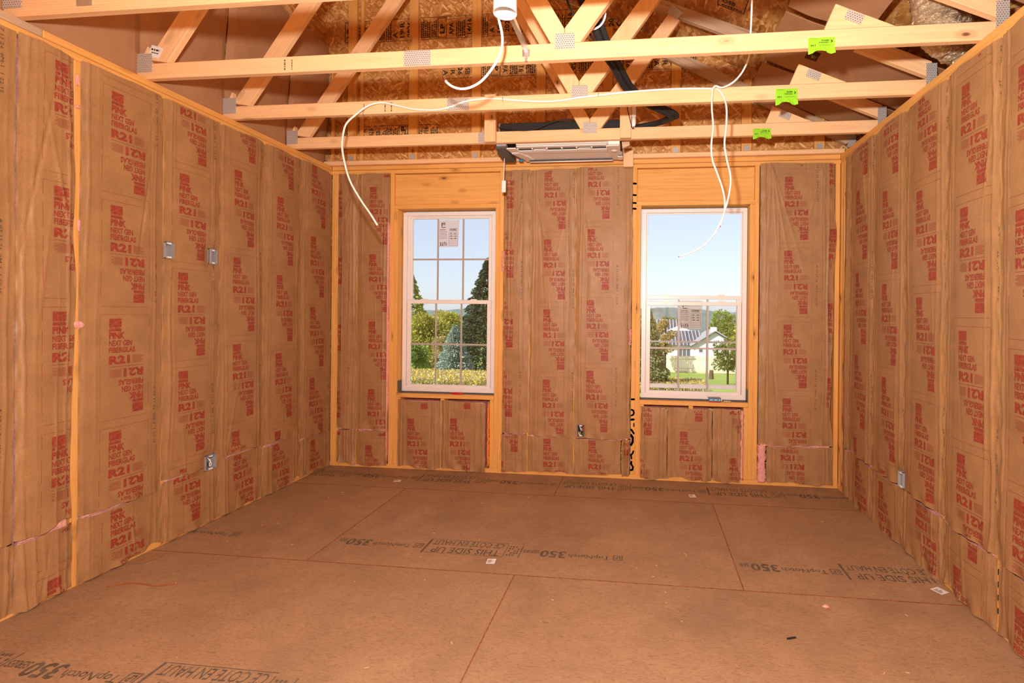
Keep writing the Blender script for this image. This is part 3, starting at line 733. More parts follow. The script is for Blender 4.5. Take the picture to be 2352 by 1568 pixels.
    if fiber:
        g = MB(); n = 10; m = max(3, int(h/.12)); lo, hi = u0+.021, u1-.021
        if hi-lo > .03:
            for dz in (-.130, None):
                for j in range(m+1):
                    for i in range(n+1):
                        dd = -.130 if dz else (-.004 - .006*rng.rand() if j or h < 1 else .004*rng.rand())
                        uu, zz_ = lo+(hi-lo)*i/n, z0+(.004 if h < 1 else -.010)+(h-.008)*j/m
                        if any(abs(uu-hu) < .11 and abs(zz_-hz) < .16 for hu, hz, _, _ in holes): dd = min(dd, -.085)
                        p = O+U*uu+N*dd; g.v.append((p.x, p.y, zz_))
            q = (n+1)*(m+1); idf = lambda k, j, i: k*q+j*(n+1)+i
            g.f += [(idf(k, j, i), idf(k, j, i+1), idf(k, j+1, i+1), idf(k, j+1, i)) for k in (0, 1) for j in range(m) for i in range(n)]
            g.f += [(idf(0, j, i), idf(0, j, i+1), idf(1, j, i+1), idf(1, j, i)) for j in (0, m) for i in range(n)] + [(idf(0, j, i), idf(0, j+1, i), idf(1, j+1, i), idf(1, j, i)) for i in (0, n) for j in range(m)]
            g.mi = [0]*len(g.f); g.obj('fibreglass', PINK, root)
    return root
def tuft(root, c, r, seed, sq=(1, 1, 1)):
    rng = np.random.RandomState(seed); bm = bmesh.new(); bmesh.ops.create_icosphere(bm, subdivisions=2, radius=1)
    for v in bm.verts: v.co *= (.7+.6*rng.rand()); v.co = Vector((v.co.x*r*sq[0]+c[0], v.co.y*r*sq[1]+c[1], v.co.z*r*sq[2]+c[2]))
    me = bpy.data.meshes.new('fibre_tuft'); bm.to_mesh(me); bm.free(); me.materials.append(PINK); o = link('fibre_tuft', me, root); o['label'] = 'pink fibreglass tuft'; return o
ZTOP = 2.706
GL, GR, GB = 'batts on the switch-box wall', 'batts on the single-outlet wall', 'batts on the window wall'
def nth(i): return ORD[i]
# switch-box wall (bays counted from the window wall)
L = [(-.418, -.006, -.313, .230), (-.844, -.421, -.725, .477), (-1.246, -.848, -1.14, .571), (-1.658, -1.250, -1.565, .428), (-2.112, -1.660, -1.972, .143), (-2.376, -2.137, -2.235, .180), (-2.80, -2.380, -2.70, .35)]
lows = [.335, .385, .405, .385, .345, .335, .335]
Lb = {}
for i, (a, c, tu, ph) in enumerate(L):
    kw = {}
    if i == 5: kw = dict(rag=(0, .006), fold=1.3, bulge=.014, curl=((.85, .25, .035),))
    if i == 3: kw = dict(flat=((-1.63, 1.79, .07), (-1.31, 1.785, .07), (-1.31, .41, .075)), holes=((-1.622, 1.79, .030, .050), (-1.308, 1.787, .034, .050), (-1.310, .408, .043, .050)))
    if i == 4: kw = dict(fan=((-1.70, 2.68, 4, .25, .5, .004),))
    Lb[i] = batt('l', a, c, lows[i]+.005, ZTOP, f'tall kraft-faced batt, {nth(i)} bay from the window corner on the switch-box wall', GL, [(tu, ph)], 11+i, **kw)
    sh = -.02 if i % 2 else .015
    batt('l', a, c+.0015, .011, lows[i]-.002, f'short kraft-faced offcut at the floor, {nth(i)} bay from the window corner, switch-box wall', 'offcuts along the switch-box wall', [(tu+sh, (.30, .43, .47, .60, .375, .10, .2)[i])], 31+i, .012, 1.4, .004, tilt=(0, .01), flat=((-1.31, .41, .06),) if i == 3 else (), holes=((-1.310, .408, .043, .050),) if i == 3 else (), curl=((.9, .12, .03),) if i in (1, 4) else ())
tuft(Lb[5], (.004, -2.112, 1.345), .022, 3, (.35, 1, 1)); tuft(Lb[5], (.004, -2.128, 2.60), .016, 4, (.5, .5, 1.8)); tuft(Lb[5], (.006, -2.126, 2.46), .010, 5); tuft(Lb[5], (.004, -2.118, 1.86), .014, 6, (.4, .5, 2)); tuft(Lb[3], (.006, -1.53, .36), .024, 8, (.3, 1, .5))
# single-outlet wall
Rr = [(.112, .233, -.03, .30), (.236, .645, .365, .523), (.648, 1.076, .812, .411), (1.079, 1.506, 1.239, .309), (1.509, 1.916, 1.648, .127), (1.919, 2.331, 2.037, .037), (2.334, 2.74, 2.46, .3)]
lowr = [.385, .375, .37, .36, .34, .325, .33]
for i, (a, c, tu, ph) in enumerate(Rr):
    kw = dict(flat=((1.055, .42, .075),), holes=((1.058, .418, .031, .051),)) if i in (2, 3) else {}
    batt('r', a, c, lowr[i]+.006, ZTOP, f'tall kraft-faced batt, {nth(i)} bay from the window corner on the single-outlet wall', GR, [(tu, ph)], 51+i, bulge=.018, fold=1.25, **kw)
    batt('r', a+(.012 if i == 5 else 0), c+.0015, .005, lowr[i]-.003, f'short kraft-faced offcut at the floor, {nth(i)} bay from the window corner, single-outlet wall', 'offcuts along the single-outlet wall', [(tu+(.02 if i % 2 else -.04), (.2, .40, .32, .47, .16, .2, .1)[i])], 71+i, .014, 1.5, .004, tilt=(0, -.012), flat=((1.055, .42, .06),) if i == 2 else (), holes=((1.058, .418, .031, .051),) if i == 2 else (), curl=((.1, .1, .03),) if i in (0, 4) else ())
# window wall
FT = 2.700
batt('b', .070, .258, .355, FT-.005, 'narrow kraft-faced batt in the corner beside the switch-box wall', GB, [(-.075, .36)], 91, .012, 1.2, fan=((.245, 2.66, 6, .32, .7, .008),))
batt('b', .261, .566, .350, FT-.003, 'tall kraft-faced batt beside the window with grid bars in both sashes', GB, [(.382, .105)], 92, .012, 1.2, rag=(0, .002), fan=((.27, 2.66, 6, .3, .7, .007),))
batt('b', 1.644, 1.876, .365, FT, 'narrow kraft-faced batt under the dangling white receiver box', GB, [(1.545, .42)], 93, .012, 1.4, fan=((1.87, 2.67, 5, .25, .8, .008),))
batt('b', 1.879, 2.285, .350, FT, 'tall kraft-faced batt in the middle of the strip between the windows', GB, [(2.009, .231)], 94, .013, 1.3, fan=((1.885, 2.67, 6, .22, .9, .008), (2.27, 2.67, 5, .2, .7, .007)), rag=(.002, 0))
batt('b', 2.288, 2.782, .345, FT+.010, 'tall kraft-faced batt beside the spray-painted stud', GB, [(2.395, .316)], 95, .016, 1.5, fan=((2.295, 2.68, 6, .22, .9, .008),), rag=(0, .004), flat=((2.335, .41, .06),), holes=((2.350, .408, .029, .051),), tilt=(0, .012))
batt('b', 3.856, 4.452, .345, FT+.006, 'wide kraft-faced batt between the lowered-sash window and the corner', GB, [(4.051, .123), (4.405, .30)], 96, .014, 1.5, fan=((3.95, 2.68, 6, .30, .8, .009), (4.35, 2.66, 5, .25, .6, .007)), rag=(.001, .010))
GO = 'offcuts along the window wall'
batt('b', .070, .256, .03, .338, 'short crumpled kraft offcut in the corner beside the switch-box wall', GO, [(-.08, .20)], 97, .012, 2.0, tilt=(-.03, .01))
batt('b', .262, .562, .022, .338, 'short kraft offcut left of the gridded window, beside the double stud', GO, [(.36, .205)], 98, .010, 1.2)
batt('b', 1.634, 1.868, .02, .352, 'short kraft offcut beneath the narrow batt between the windows', GO, [(1.60, .11)], 99, .010, 1.6)
batt('b', 1.875, 2.285, .03, .345, 'short kraft offcut in the middle between the windows', GO, [(2.02, .329)], 100, .010, 1.4)
batt('b', 2.29, 2.70, .03, .335, 'short kraft offcut under the outlet box between the windows', GO, [(2.42, .328)], 101, .010, 1.4)
batt('b', 2.712, 2.778, .025, .345, 'narrow crumpled kraft scrap between the outlet offcut and the spray-painted stud', GO, [(2.60, .12)], 108, .008, 2.5, fiber=False)
batt('b', 3.925, 4.462, .02, .335, 'short wide kraft offcut between the pink strip and the corner', GO, [(4.04, .47)], 102, .014, 1.8, curl=((.3, .3, .02),))
for (a, c, cu, ph, lb, sd) in ((.664, 1.072, .765, .465, 'wrinkled kraft batt under the gridded window, next to the double stud', 103), (1.078, 1.488, 1.165, .478, 'wrinkled kraft batt under the gridded window, next to the orange foam', 104),
        (2.868, 3.098, 2.775, .30, 'narrow kraft batt under the lowered-sash window, by the spray-painted stud', 105), (3.102, 3.475, 3.205, .432, 'middle kraft batt under the lowered-sash window', 106), (3.480, 3.712, 3.62, .22, 'narrow kraft batt under the lowered-sash window, beside a pink edge', 107)):
    b = batt('b', a, c, .015, .628, lb, 'batts under the windows', [(cu, ph)], sd, .014, 2.0, fan=((a+.05, .62, 4, .5, .3, .006), (c-.05, .45, 4, .6, .3, .008)), curl=((.2, .2, .03),) if sd in (103, 106) else (), tilt=(-.02 if sd == 104 else 0, -.01))
    if sd == 107: pk = b
def pinkstrip(x0, x1, z0, z1, y, label, seed):
    rng = np.random.RandomState(seed); n, m = 4, 26; g = MB()
    for j in range(m+1):
        for i in range(n+1):
            g.v.append((x0+(x1-x0)*i/n + .004*rng.randn()*(i in (0, n)), y-.012*math.sin(math.pi*i/n)-.006*rng.rand(), z0+(z1-z0)*j/m))
    q = (n+1)*(m+1); g.v += [(x, y+.05, z) for x, _, z in g.v]
    f = lambda k, j, i: k*q+j*(n+1)+i
    g.f += [(f(0, j, i), f(0, j, i+1), f(0, j+1, i+1), f(0, j+1, i)) for j in range(m) for i in range(n)]
    g.f += [(f(0, j, i), f(1, j, i), f(1, j+1, i), f(0, j+1, i)) for j in range(m) for i in (0, n)] + [(f(0, j, i), f(1, j, i), f(1, j, i+1), f(0, j, i+1)) for j in (0, m) for i in range(n)]
    g.mi = [0]*len(g.f); return tag(g.obj('fibreglass_strip', PINK, None, True), label, 'insulation', 'bare pink fibreglass strips')
pinkstrip(3.714, 3.735, .04, .62, -.004, 'thin bare pink fibreglass edge under the lowered-sash window', 1)
pinkstrip(3.858, 3.918, .03, .335, -.008, 'bare pink fibreglass strip low beside the stud, next to the wide batt', 2)
pinkstrip(.553, .568, .06, 2.25, -.006, 'thin bare pink fibreglass edge along the double stud', 3)
pinkstrip(2.765, 2.782, 1.16, 1.30, -.020, 'small pink fibreglass bulge beside the spray-painted stud', 4)
pinkstrip(1.632, 1.648, 1.80, 1.98, -.008, 'small pink fibreglass wisp beside the gridded window stud', 5)
# orange foam bead under the gridded window
rng = np.random.RandomState(5); pts = [(1.516+.002*rng.randn(), -.004, .06+.0145*i) for i in range(39)]
tag(MB().tube(pts, [.009+.003*rng.rand() for _ in pts], 7).obj('foam_bead', FOAMO, None, True), 'shiny orange sealant bead running up beside the stud under the gridded window', 'foam sealant')

# ------------------------------------------------------------------ windows
def window(name, ro, dropped, label):
    a, b, z0, z1 = ro; w = struct(name, label, ((a+b)/2, .1, z0))
    a += .008; b -= .022 if not dropped else .004; z0 += .006; z1 -= .016
    y0, y1 = .088, .165; fw = .038
    def frame(nm, x0, x1, za, zb, ya, yb, t, tb=None, tt=None, mat=VINYL, parent=w):
        tb = tb or t; tt = tt or t; k = MB()
        k.box(x0, x1, ya, yb, za, za+tb); k.box(x0, x1, ya, yb, zb-tt, zb); k.box(x0, x0+t, ya, yb, za+tb, zb-tt); k.box(x1-t, x1, ya, yb, za+tb, zb-tt)
        return k.obj(nm, mat, parent, False, .0025)
    frame('window_frame', a, b, z0, z1, y0, y1, fw, .045, .03)
    frame('frame_stop', a+fw, b-fw, z0+.045, z1-.03, .112, .118, .012)
    zm = (z0+z1)/2 + .006
    def sash(za, zb, ya, lab):
        x0, x1 = a+fw+.004, b-fw-.004; t = .036
        s_ = frame('sash', x0, x1, za, zb, ya, ya+.022, t, .036, .032)
        gx0, gx1, gz0, gz1 = x0+t, x1-t, za+.036, zb-.032
        for i in range(3):
            for j in range(2):
                MB().box(gx0+(gx1-gx0)*i/3, gx0+(gx1-gx0)*(i+1)/3, ya+.010, ya+.013, gz0+(gz1-gz0)*j/2, gz0+(gz1-gz0)*(j+1)/2).obj('pane', GLASS, s_)
        for i in (1, 2):
            x = gx0+(gx1-gx0)*i/3; MB().box(x-.008, x+.008, ya+.004, ya+.0095, gz0, gz1).obj('muntin', VINYLG, s_)
        z = (gz0+gz1)/2; MB().box(gx0, gx1, ya+.0035, ya+.009, z-.008, z+.008).obj('muntin', VINYLG, s_)
        for x in (gx0+.13, gx1-.13): MB().prism([(x-.04, zb-.002), (x+.04, zb-.002), (x+.022, zb+.012), (x-.022, zb+.012)], 'y', ya+.002, ya+.016).obj('tilt_latch', VINYL, s_)
        return gx0, gx1, gz0, gz1, s_
    lo = sash(z0+.03, zm+.012, .092, 'lower')
    if not dropped: up = sash(zm-.020, z1-.022, .124, 'upper')
    else: up = sash(z0+.085, zm+.068, .128, 'upper')
    gx0, gx1, gz0, gz1, s_ = up; cx = gx0+(gx1-gx0)/3+.006; cw = .200; ct = gz1-.012; ch = .25
    st = MB().add([(cx, .0, ct), (cx+cw, 0, ct), (cx+cw-.01, 0, ct-ch), (cx-.003, 0, ct-ch)], [(0, 1, 2, 3)])
    ya = (.124 if not dropped else .128)+.002
    for i, v in enumerate(st.v): st.v[i] = (v[0], ya, v[2])
    o = st.obj('energy_sticker', FILM, s_); o['label'] = 'translucent printed energy sticker'
    k = Ink(); k.rect(.028, .19, .036, .225).rect(.028, .218, .066, .225).rect(.042, .203, .05, .213).rect(.054, .203, .062, .213).fine(.03, .178, .04, .008)
    k.fine(.012, .157, .06, .006)
    for i in range(5): k.rect(.012, .143-i*.016, .082-.006*(i % 2), .1455-i*.016)
    k.rect(.105, .168, .185, .171).text('Q', .105, .150, .013, .016, .03).fine(.122, .158, .05, .007).fine(.122, .149, .055, .005)
    for i in range(7): k.rect(.10, .135-i*.020, .183, .1365-i*.020)
    for i, t_ in enumerate(('0.28', '0.25', '0.48')): k.fine(.112, .120-i*.022, .022, .007).fine(.15, .120-i*.022, .022, .007)
    k.rect(.10, .016, .1015, .135).rect(.183, .016, .1845, .135)
    for i in range(4):
        for j in range(3): k.fine(.014+i*.018, .012+j*.013, .012, .008)
    k.obj('sticker_lettering', BLACKINK, o, (cx, ya-.001, ct-ch), (1, 0, 0), (0, 0, 1))
    return w
window('window_1', W1, False, 'white double-hung window with grid bars in both sashes')
window('window_2', W2, True, 'white double-hung window with its upper sash lowered')
for x, nm_ in ((W1[0]+.002, 'a'), (W2[1]-.006, 'b')):
    MB().box(x, x+.004, .02, .085, .70, .80).obj('flashing_tape', DARKM, wb)

# ------------------------------------------------------------------ air conditioner chassis on the ceiling
ac = thing('air_conditioner', 'white ceiling air conditioner chassis without its cover, black foam body above', 'air conditioner', (2.2, -.28, 2.73))
MB().box(1.735, 2.69, -.462, -.08, 2.80, 2.945).obj('foam_body', BLACKP, ac, False, .006)
MB().box(1.722, 1.734, -.462, -.40, 2.86, 2.945).obj('end_flange', STEEL, ac)
# underside profile runs front (towards the room) to back
MB().prism([(-.455, 2.798), (-.455, 2.772), (-.425, 2.763), (-.14, 2.745), (-.10, 2.745), (-.10, 2.798)], 'x', 1.86, 2.62).obj('chassis', CREAMP, ac, False, .002)
g = MB(); ga, gb = 1.865, 2.585
g.box(ga, gb, -.462, -.42, 2.7525, 2.7585); g.box(ga, gb, -.372, -.305, 2.7465, 2.7525)
for i in range(7):
    x = ga+(gb-ga)*i/6; g.box(x-.006, x+.006, -.42, -.372, 2.748, 2.754)
for i in (2, 5):
    x = ga+(gb-ga)*(i-.5)/6; g.box(x-.05, x+.05, -.40, -.372, 2.748, 2.7535)
g.obj('grille', WHITEP, ac, False, .001)
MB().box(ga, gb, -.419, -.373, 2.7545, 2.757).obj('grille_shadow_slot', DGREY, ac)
MB().box(1.90, 2.615, -.148, -.112, 2.738, 2.744).obj('outlet_slot', DGREY, ac)
MB().tube([(1.90, -.118, 2.733), (2.615, -.118, 2.733)], .006, 8).obj('louver_bar', CREAMP, ac, True)
MB().tube([(1.85, -.43, 2.768), (2.60, -.43, 2.768)], .004, 6).obj('wire_rod', DGREY, ac, True)
# left end: angled bracket, motor
MB().prism([(1.78, -.45), (1.86, -.45), (1.865, -.33), (1.94, -.16), (1.93, -.095), (1.86, -.095), (1.865, -.14), (1.80, -.30)], 'z', 2.742, 2.752).obj('end_bracket', CREAMP, ac, False, .002)
MB().box(1.80, 1.86, -.35, -.31, 2.738, 2.75).obj('bracket_tab', WHITEP, ac)
MB().prism([(-.46, 2.765), (-.46, 2.745), (-.30, 2.715), (-.17, 2.715), (-.14, 2.735), (-.14, 2.765)], 'x', 1.695, 1.785).obj('motor_box', DGREY, ac, False, .004)
MB().box(1.705, 1.785, -.47, -.42, 2.76, 2.785).obj('motor_cap', GREYB, ac, False, .003)
MB().tube([(1.815, -.17, 2.735), (1.85, -.16, 2.735)], .011, 10).obj('drain_plug', BLUEC, ac, True)
# right end
MB().prism([(2.585, -.45), (2.685, -.45), (2.69, -.24), (2.665, -.23), (2.66, -.09), (2.60, -.085), (2.59, -.30)], 'z', 2.744, 2.753).obj('end_bracket', CREAMP, ac, False, .002)
MB().box(2.60, 2.69, -.47, -.35, 2.750, 2.785).obj('end_cap', WHITEP, ac, False, .004)
MB().lathe([(0, -.012), (.022, -.010), (.028, 0)], (2.64, -.33, 2.748), 16).obj('sensor_dome', CREAMP, ac, True)
MB().box(2.66, 2.70, -.20, -.11, 2.735, 2.765).obj('latch_block', WHITEP, ac, False, .003)
MB().box(2.665, 2.70, -.25, -.21, 2.738, 2.765).obj('latch_block', GREYB, ac, False, .003)
# timber hangers for it
for (x0, x1, lb) in ((1.632, 1.722, 'short timber post nailed to the truss at the motor end of the air conditioner'), (2.694, 2.779, 'short timber post nailed to the truss beside the white drain pipe')):
    hp = lumber('hanger_post', ((x0+x1)/2, -.555+.019, 2.770), ((x0+x1)/2, -.555+.019, 3.14), x1-x0, SX-.002, (1, 0, 0), W_TRUSS, None); tag(hp, lb, 'timber post', 'hanger posts on the truss')
hp = lumber('hanger_post', (2.745, -.035-.019, 2.69), (2.745, -.035-.019, 2.83), .085, SX-.002, (1, 0, 0), W_TRUSS, None); tag(hp, 'low stub of timber behind the end cap of the air conditioner', 'timber post', 'hanger posts on the truss')
br = MB().prism([(2.705, 2.768), (2.765, 2.768), (2.768, 2.74), (2.712, 2.715)], 'y', -.47, -.455).obj('bracket', W_OLD, None); tag(br, 'small weathered wood gusset beside the end cap of the air conditioner', 'wood block')
rc = thing('receiver_box', 'small white receiver box dangling on a thin cord from the air conditioner', 'receiver', (1.723, -.30, 2.431))
MB().box(1.706, 1.740, -.312, -.292, 2.431, 2.529).obj('body', WHITEP, rc, False, .004)
MB().tube([(1.726, -.305, 2.712), (1.724, -.30, 2.68), (1.722, -.301, 2.60), (1.722, -.302, 2.527)], .0035, 6).obj('cord', WHITEP, rc, True)

# ------------------------------------------------------------------ can light with bar hanger
cl = thing('can_light', 'white cylindrical recessed light can hanging between trusses on a metal bar', 'light fitting', (2.257, -2.185, 2.772), None)
g = MB(); g.lathe([(.053, 0), (.053, .19), (.05, .20), (0, .20)], (2.257, -2.185, 2.775), 36); g.lathe([(.053, 0), (.049, 0), (.049, .185), (0, .185)], (2.257, -2.185, 2.775), 36)
g.obj('can', WHITEP, cl, True)
g = MB().box(2.245, 2.262, -2.140, -2.136, 2.80, 2.86).box(2.248, 2.26, -2.146, -2.140, 2.80, 2.815); g.obj('retaining_clip', WHITEP, cl)
g = MB().lathe([(.045, 0), (.047, .003), (.047, .006)], (2.257, -2.185, 2.845), 36); g.lathe([(.045, 0), (0, 0)], (2.257, -2.185, 2.846), 36); g.obj('reflector', WHITEP, cl, True)
g = MB().box(2.262, 2.266, -2.14, -1.764, 2.816, 2.842).box(2.246, 2.262, -2.14, -1.764, 2.816, 2.818).box(2.246, 2.262, -2.14, -1.764, 2.840, 2.842); g.obj('bar_hanger', STEEL, cl)
g = MB().box(2.234, 2.273, -1.7665, -1.763, 2.794, 2.832).box(2.248, 2.262, -1.7675, -1.763, 2.768, 2.796); g.obj('bracket', STEEL, cl)

# ------------------------------------------------------------------ cables
def spline(pts, n=6):
    P = [Vector(p) for p in pts]; out = []
    for i in range(len(P)-1):
        p0, p1, p2, p3 = P[max(i-1, 0)], P[i], P[i+1], P[min(i+2, len(P)-1)]
        for k in range(n):
            t = k/n; out.append(.5*((2*p1)+(p2-p0)*t+(2*p0-5*p1+4*p2-p3)*t*t+(3*p1-p0-3*p2+p3)*t**3))
    return out + [P[-1]]
def cable(name, label, pts, r, mat, cat='cable', tip=True, group=None, parent=None, n=5):
    g = MB(); sp_ = spline(pts, n); g.tube(sp_, r, 8)
    c = thing(name, label, cat, tuple(pts[-1]), group); g.obj('sheath', mat, c, True)
    if tip:
        d = (sp_[-1]-sp_[-2]).normalized(); MB().tube([sp_[-1]-d*.001, sp_[-1]+d*.012], r*.4, 6).obj('copper_tip', COPPER, c)
    return c
R6 = .0064
c2 = cable('power_cable', 'long white cable stapled along a truss, its end hanging before the corner batts', [(3.316, -1.160, 2.849), (3.098, -1.160, 2.857), (2.797, -1.160, 2.85), (2.489, -1.160, 2.828), (2.276, -1.160, 2.808), (2.059, -1.160, 2.822), (1.883, -1.160, 2.84), (1.72, -1.162, 2.832), (1.586, -1.162, 2.793), (1.495, -1.162, 2.779), (1.343, -1.160, 2.79), (1.205, -1.160, 2.824), (1.115, -1.165, 2.84), (1.033, -1.185, 2.814), (.953, -1.21, 2.742), (.898, -1.22, 2.682), (.883, -1.23, 2.606), (.884, -1.24, 2.515), (.913, -1.25, 2.396), (.951, -1.25, 2.286), (1.022, -1.25, 2.169), (1.09, -1.25, 2.076), (1.142, -1.25, 1.998)], R6, CABLE, 'cable', True, 'loose white cables')
for x, z in ((.985, 2.775), (1.955, 2.835), (2.585, 2.838), (3.308, 2.85)): MB().box(x-.002, x+.002, -1.1675, -1.151, z-.012, z+.012).obj('staple', STEEL, c2)
cable('power_cable', 'white cable dropping from the roof to the staple with two hanging ends', [(3.45, -1.55, 3.42), (3.472, -1.5, 3.26), (3.481, -1.45, 3.143), (3.487, -1.4, 3.062), (3.492, -1.35, 2.997), (3.495, -1.3, 2.958), (3.47, -1.25, 2.905), (3.427, -1.2, 2.869), (3.365, -1.175, 2.848), (3.325, -1.168, 2.862), (3.308, -1.172, 2.846), (3.301, -1.18, 2.81), (3.297, -1.2, 2.707), (3.305, -1.21, 2.595), (3.294, -1.22, 2.484), (3.3, -1.22, 2.39), (3.333, -1.22, 2.296), (3.365, -1.22, 2.201), (3.38, -1.21, 2.123), (3.375, -1.2, 2.058), (3.344, -1.2, 1.977), (3.304, -1.19, 1.912), (3.241, -1.18, 1.851), (3.176, -1.17, 1.82), (3.112, -1.16, 1.797)], R6*.9, CABLE, 'cable', True, 'loose white cables')
cable('power_cable', 'white cable end hanging straight in front of the lowered-sash window', [(3.326, -1.178, 2.842), (3.352, -1.18, 2.816), (3.376, -1.2, 2.758), (3.384, -1.22, 2.683), (3.382, -1.22, 2.589), (3.373, -1.22, 2.482), (3.387, -1.22, 2.388), (3.406, -1.235, 2.294), (3.409, -1.235, 2.227), (3.394, -1.235, 2.134), (3.372, -1.235, 2.055), (3.353, -1.23, 1.978)], R6*.9, CABLE, 'cable', True, 'loose white cables')
cable('power_cable', 'short white cable curling down out of the can light', [(2.215, -2.165, 2.86), (2.210, -2.14, 2.80), (2.213, -2.09, 2.755), (2.21, -2.06, 2.72), (2.196, -2.04, 2.679), (2.165, -2.02, 2.638), (2.13, -2.0, 2.607), (2.08, -1.98, 2.571), (2.022, -1.96, 2.554), (1.969, -1.95, 2.552), (1.92, -1.94, 2.569), (1.886, -1.93, 2.595), (1.878, -1.93, 2.606)], R6, CABLE, 'cable', True, 'loose white cables')
A = [(2.49, -1.70, 3.30), (2.514, -1.69, 3.191), (2.558, -1.66, 3.095), (2.603, -1.62, 3.02), (2.642, -1.5, 2.96), (2.693, -1.3, 2.942), (2.765, -1.06, 2.912), (2.879, -.95, 2.867), (2.985, -.85, 2.853), (3.057, -.78, 2.845), (3.077, -.70, 2.850), (3.04, -.60, 2.880), (2.98, -.48, 2.90), (2.80, -.40, 2.90), (2.695, -.38, 2.90)]
ls = thing('refrigerant_lines', 'pair of black insulated refrigerant lines sagging through the trusses to the air conditioner', 'pipe', (2.7, -1.3, 2.93))
MB().tube(spline(A), .022, 12).obj('insulated_pipe', BLACKP, ls, True)
B = [(x+.036, y+.006, z+.012) for x, y, z in A[:-3]] + [(3.01, -.47, 2.905), (2.81, -.36, 2.915), (2.695, -.34, 2.91)]
MB().tube(spline(B), .017, 12).obj('insulated_pipe', BLACKP, ls, True)
MB().tube(spline([(2.44, -1.68, 3.25), (2.456, -1.66, 3.148), (2.483, -1.655, 3.087), (2.517, -1.652, 3.029), (2.57, -1.64, 2.985), (2.63, -1.5, 2.925), (2.70, -1.28, 2.915), (2.755, -1.05, 2.895)]), .006, 8).obj('control_wire', BLACKP, ls, True)
rg = spline([(2.545, -1.715, 2.985), (2.56, -1.67, 2.972), (2.61, -1.655, 2.985), (2.645, -1.65, 3.01), (2.665, -1.655, 3.05), (2.668, -1.69, 3.09)]); g = MB()
g.tube(rg, .006, 6); g.obj('strap', WHITEP, ls, True)
dp = thing('drain_pipe', 'white plastic drain pipe end with a black wire looped under it', 'pipe', (2.80, -.54, 2.84))
MB().tube([(2.7985, -.538, 3.13), (2.7985, -.540, 2.93)], .018, 14).obj('pipe', WHITEP, dp, True); MB().tube([(2.7985, -.540, 2.93), (2.7985, -.545, 2.875), (2.7965, -.56, 2.84)], [.0175, .017, .009], 14).obj('pipe_end', WHITEP, dp, True)
MB().tube(spline([(2.742, -.575, 3.09), (2.749, -.575, 3.0), (2.769, -.58, 2.905), (2.787, -.582, 2.838), (2.795, -.58, 2.832), (2.803, -.565, 2.85)]), .0035, 6).obj('wire_loop', BLACKP, dp, True)
cable('control_cable', 'black wire drooping over the chord in front of the black foam body', [(1.74, -.52, 2.89), (1.80, -.525, 2.878), (1.87, -.53, 2.865), (1.96, -.53, 2.858), (2.05, -.525, 2.872), (2.13, -.52, 2.905), (2.22, -.515, 2.93), (2.31, -.505, 2.937), (2.36, -.47, 2.93)], .006, BLACKP, 'cable', False)

# foil duct
def duct(pts, r, seed):
    rng = np.random.RandomState(seed); P = spline(pts, 14); g = MB()
    rs = [r*(1+.05*math.sin(i*1.9)+.03*rng.randn()) for i in range(len(P))]; g.tube(P, rs, 40)
    for i, v in enumerate(g.v): g.v[i] = tuple(c+.006*rng.randn() for c in v)
    return g
fd = thing('foil_duct', 'crumpled foil-wrapped flexible duct lying in the eave above the single-outlet wall', 'duct', (4.45, -1.5, 2.95))
duct([(4.30, -1.62, 3.62), (4.36, -1.58, 3.30), (4.41, -1.52, 3.10), (4.50, -1.44, 3.00), (4.62, -1.36, 2.97), (4.80, -1.28, 2.96)], .105, 2).obj('wrap', FOIL, fd, True)

# ------------------------------------------------------------------ electrical boxes
def ebox(wall, uc, zc, w, h, label, seed, red=False, open_=0.0, colour=GREYB):
    O, U, N = WF[wall]; root = thing('outlet_box', label, 'electrical box', tuple(O+U*uc+Vector((0, 0, zc-h/2))), 'electrical boxes in the walls')
    def pt(u, z, d): return tuple(O+U*(uc+u)+Vector((0, 0, zc+z))+N*d)
    def bx(u0, u1, z0, z1, d0, d1, g=None):
        g = g or MB(); vs = [pt(u, z, d) for u in (u0, u1) for z in (z0, z1) for d in (d0, d1)]
        return g.add(vs, [(0, 1, 3, 2), (4, 6, 7, 5), (0, 4, 5, 1), (2, 3, 7, 6), (0, 2, 6, 4), (1, 5, 7, 3)])
    g = MB(); t = .003; a, c = w/2, h/2
    bx(-a, a, c-t, c, -.07, .014, g); bx(-a, a, -c, -c+t, -.07, .014, g); bx(-a, -a+t, -c, c, -.07, .014, g); bx(a-t, a, -c, c, -.07, .014, g); bx(-a, a, -c, c, -.072, -.069, g)
    g.obj('box_shell', colour, root)
    bx(-.012, .012, c-.012, c-.003, .004, .0135).obj('screw_tab', WHITEP, root); bx(-.012, .012, -c+.003, -c+.012, .004, .0135).obj('screw_tab', WHITEP, root)
    bx(-.015, .012, c, c+.008, .004, .012).obj('lug', GREYD, root)
    return root, pt, bx, a, c
e1, pt, bx, a, c = ebox('l', -1.622, 1.790, .058, .098, 'grey empty switch box, the one nearer the exposed stud', 1)
bx(-a+.004, a-.004, -c+.004, c-.012, -.03, -.026).obj('divider', GREYB, e1); bx(-a+.004, .008, c-.022, c-.014, -.024, -.018).obj('slot', BLACKINK, e1)
e2, pt, bx, a, c = ebox('l', -1.308, 1.787, .066, .098, 'grey switch box with a red wire nut showing inside', 2)
bx(-a, -a+.022, -c, c, .010, .015).obj('side_plate', GREYB, e2); MB().tube([pt(-.008, .03, -.02), pt(.012, .02, -.01)], [.009, .006], 8).obj('wire_nut', REDP, e2, True)
MB().tube(spline([pt(-.008, .02, -.04), pt(-.014, 0, -.02), pt(-.006, -.03, -.03)]), .004, 6).obj('wire', BLACKP, e2, True)
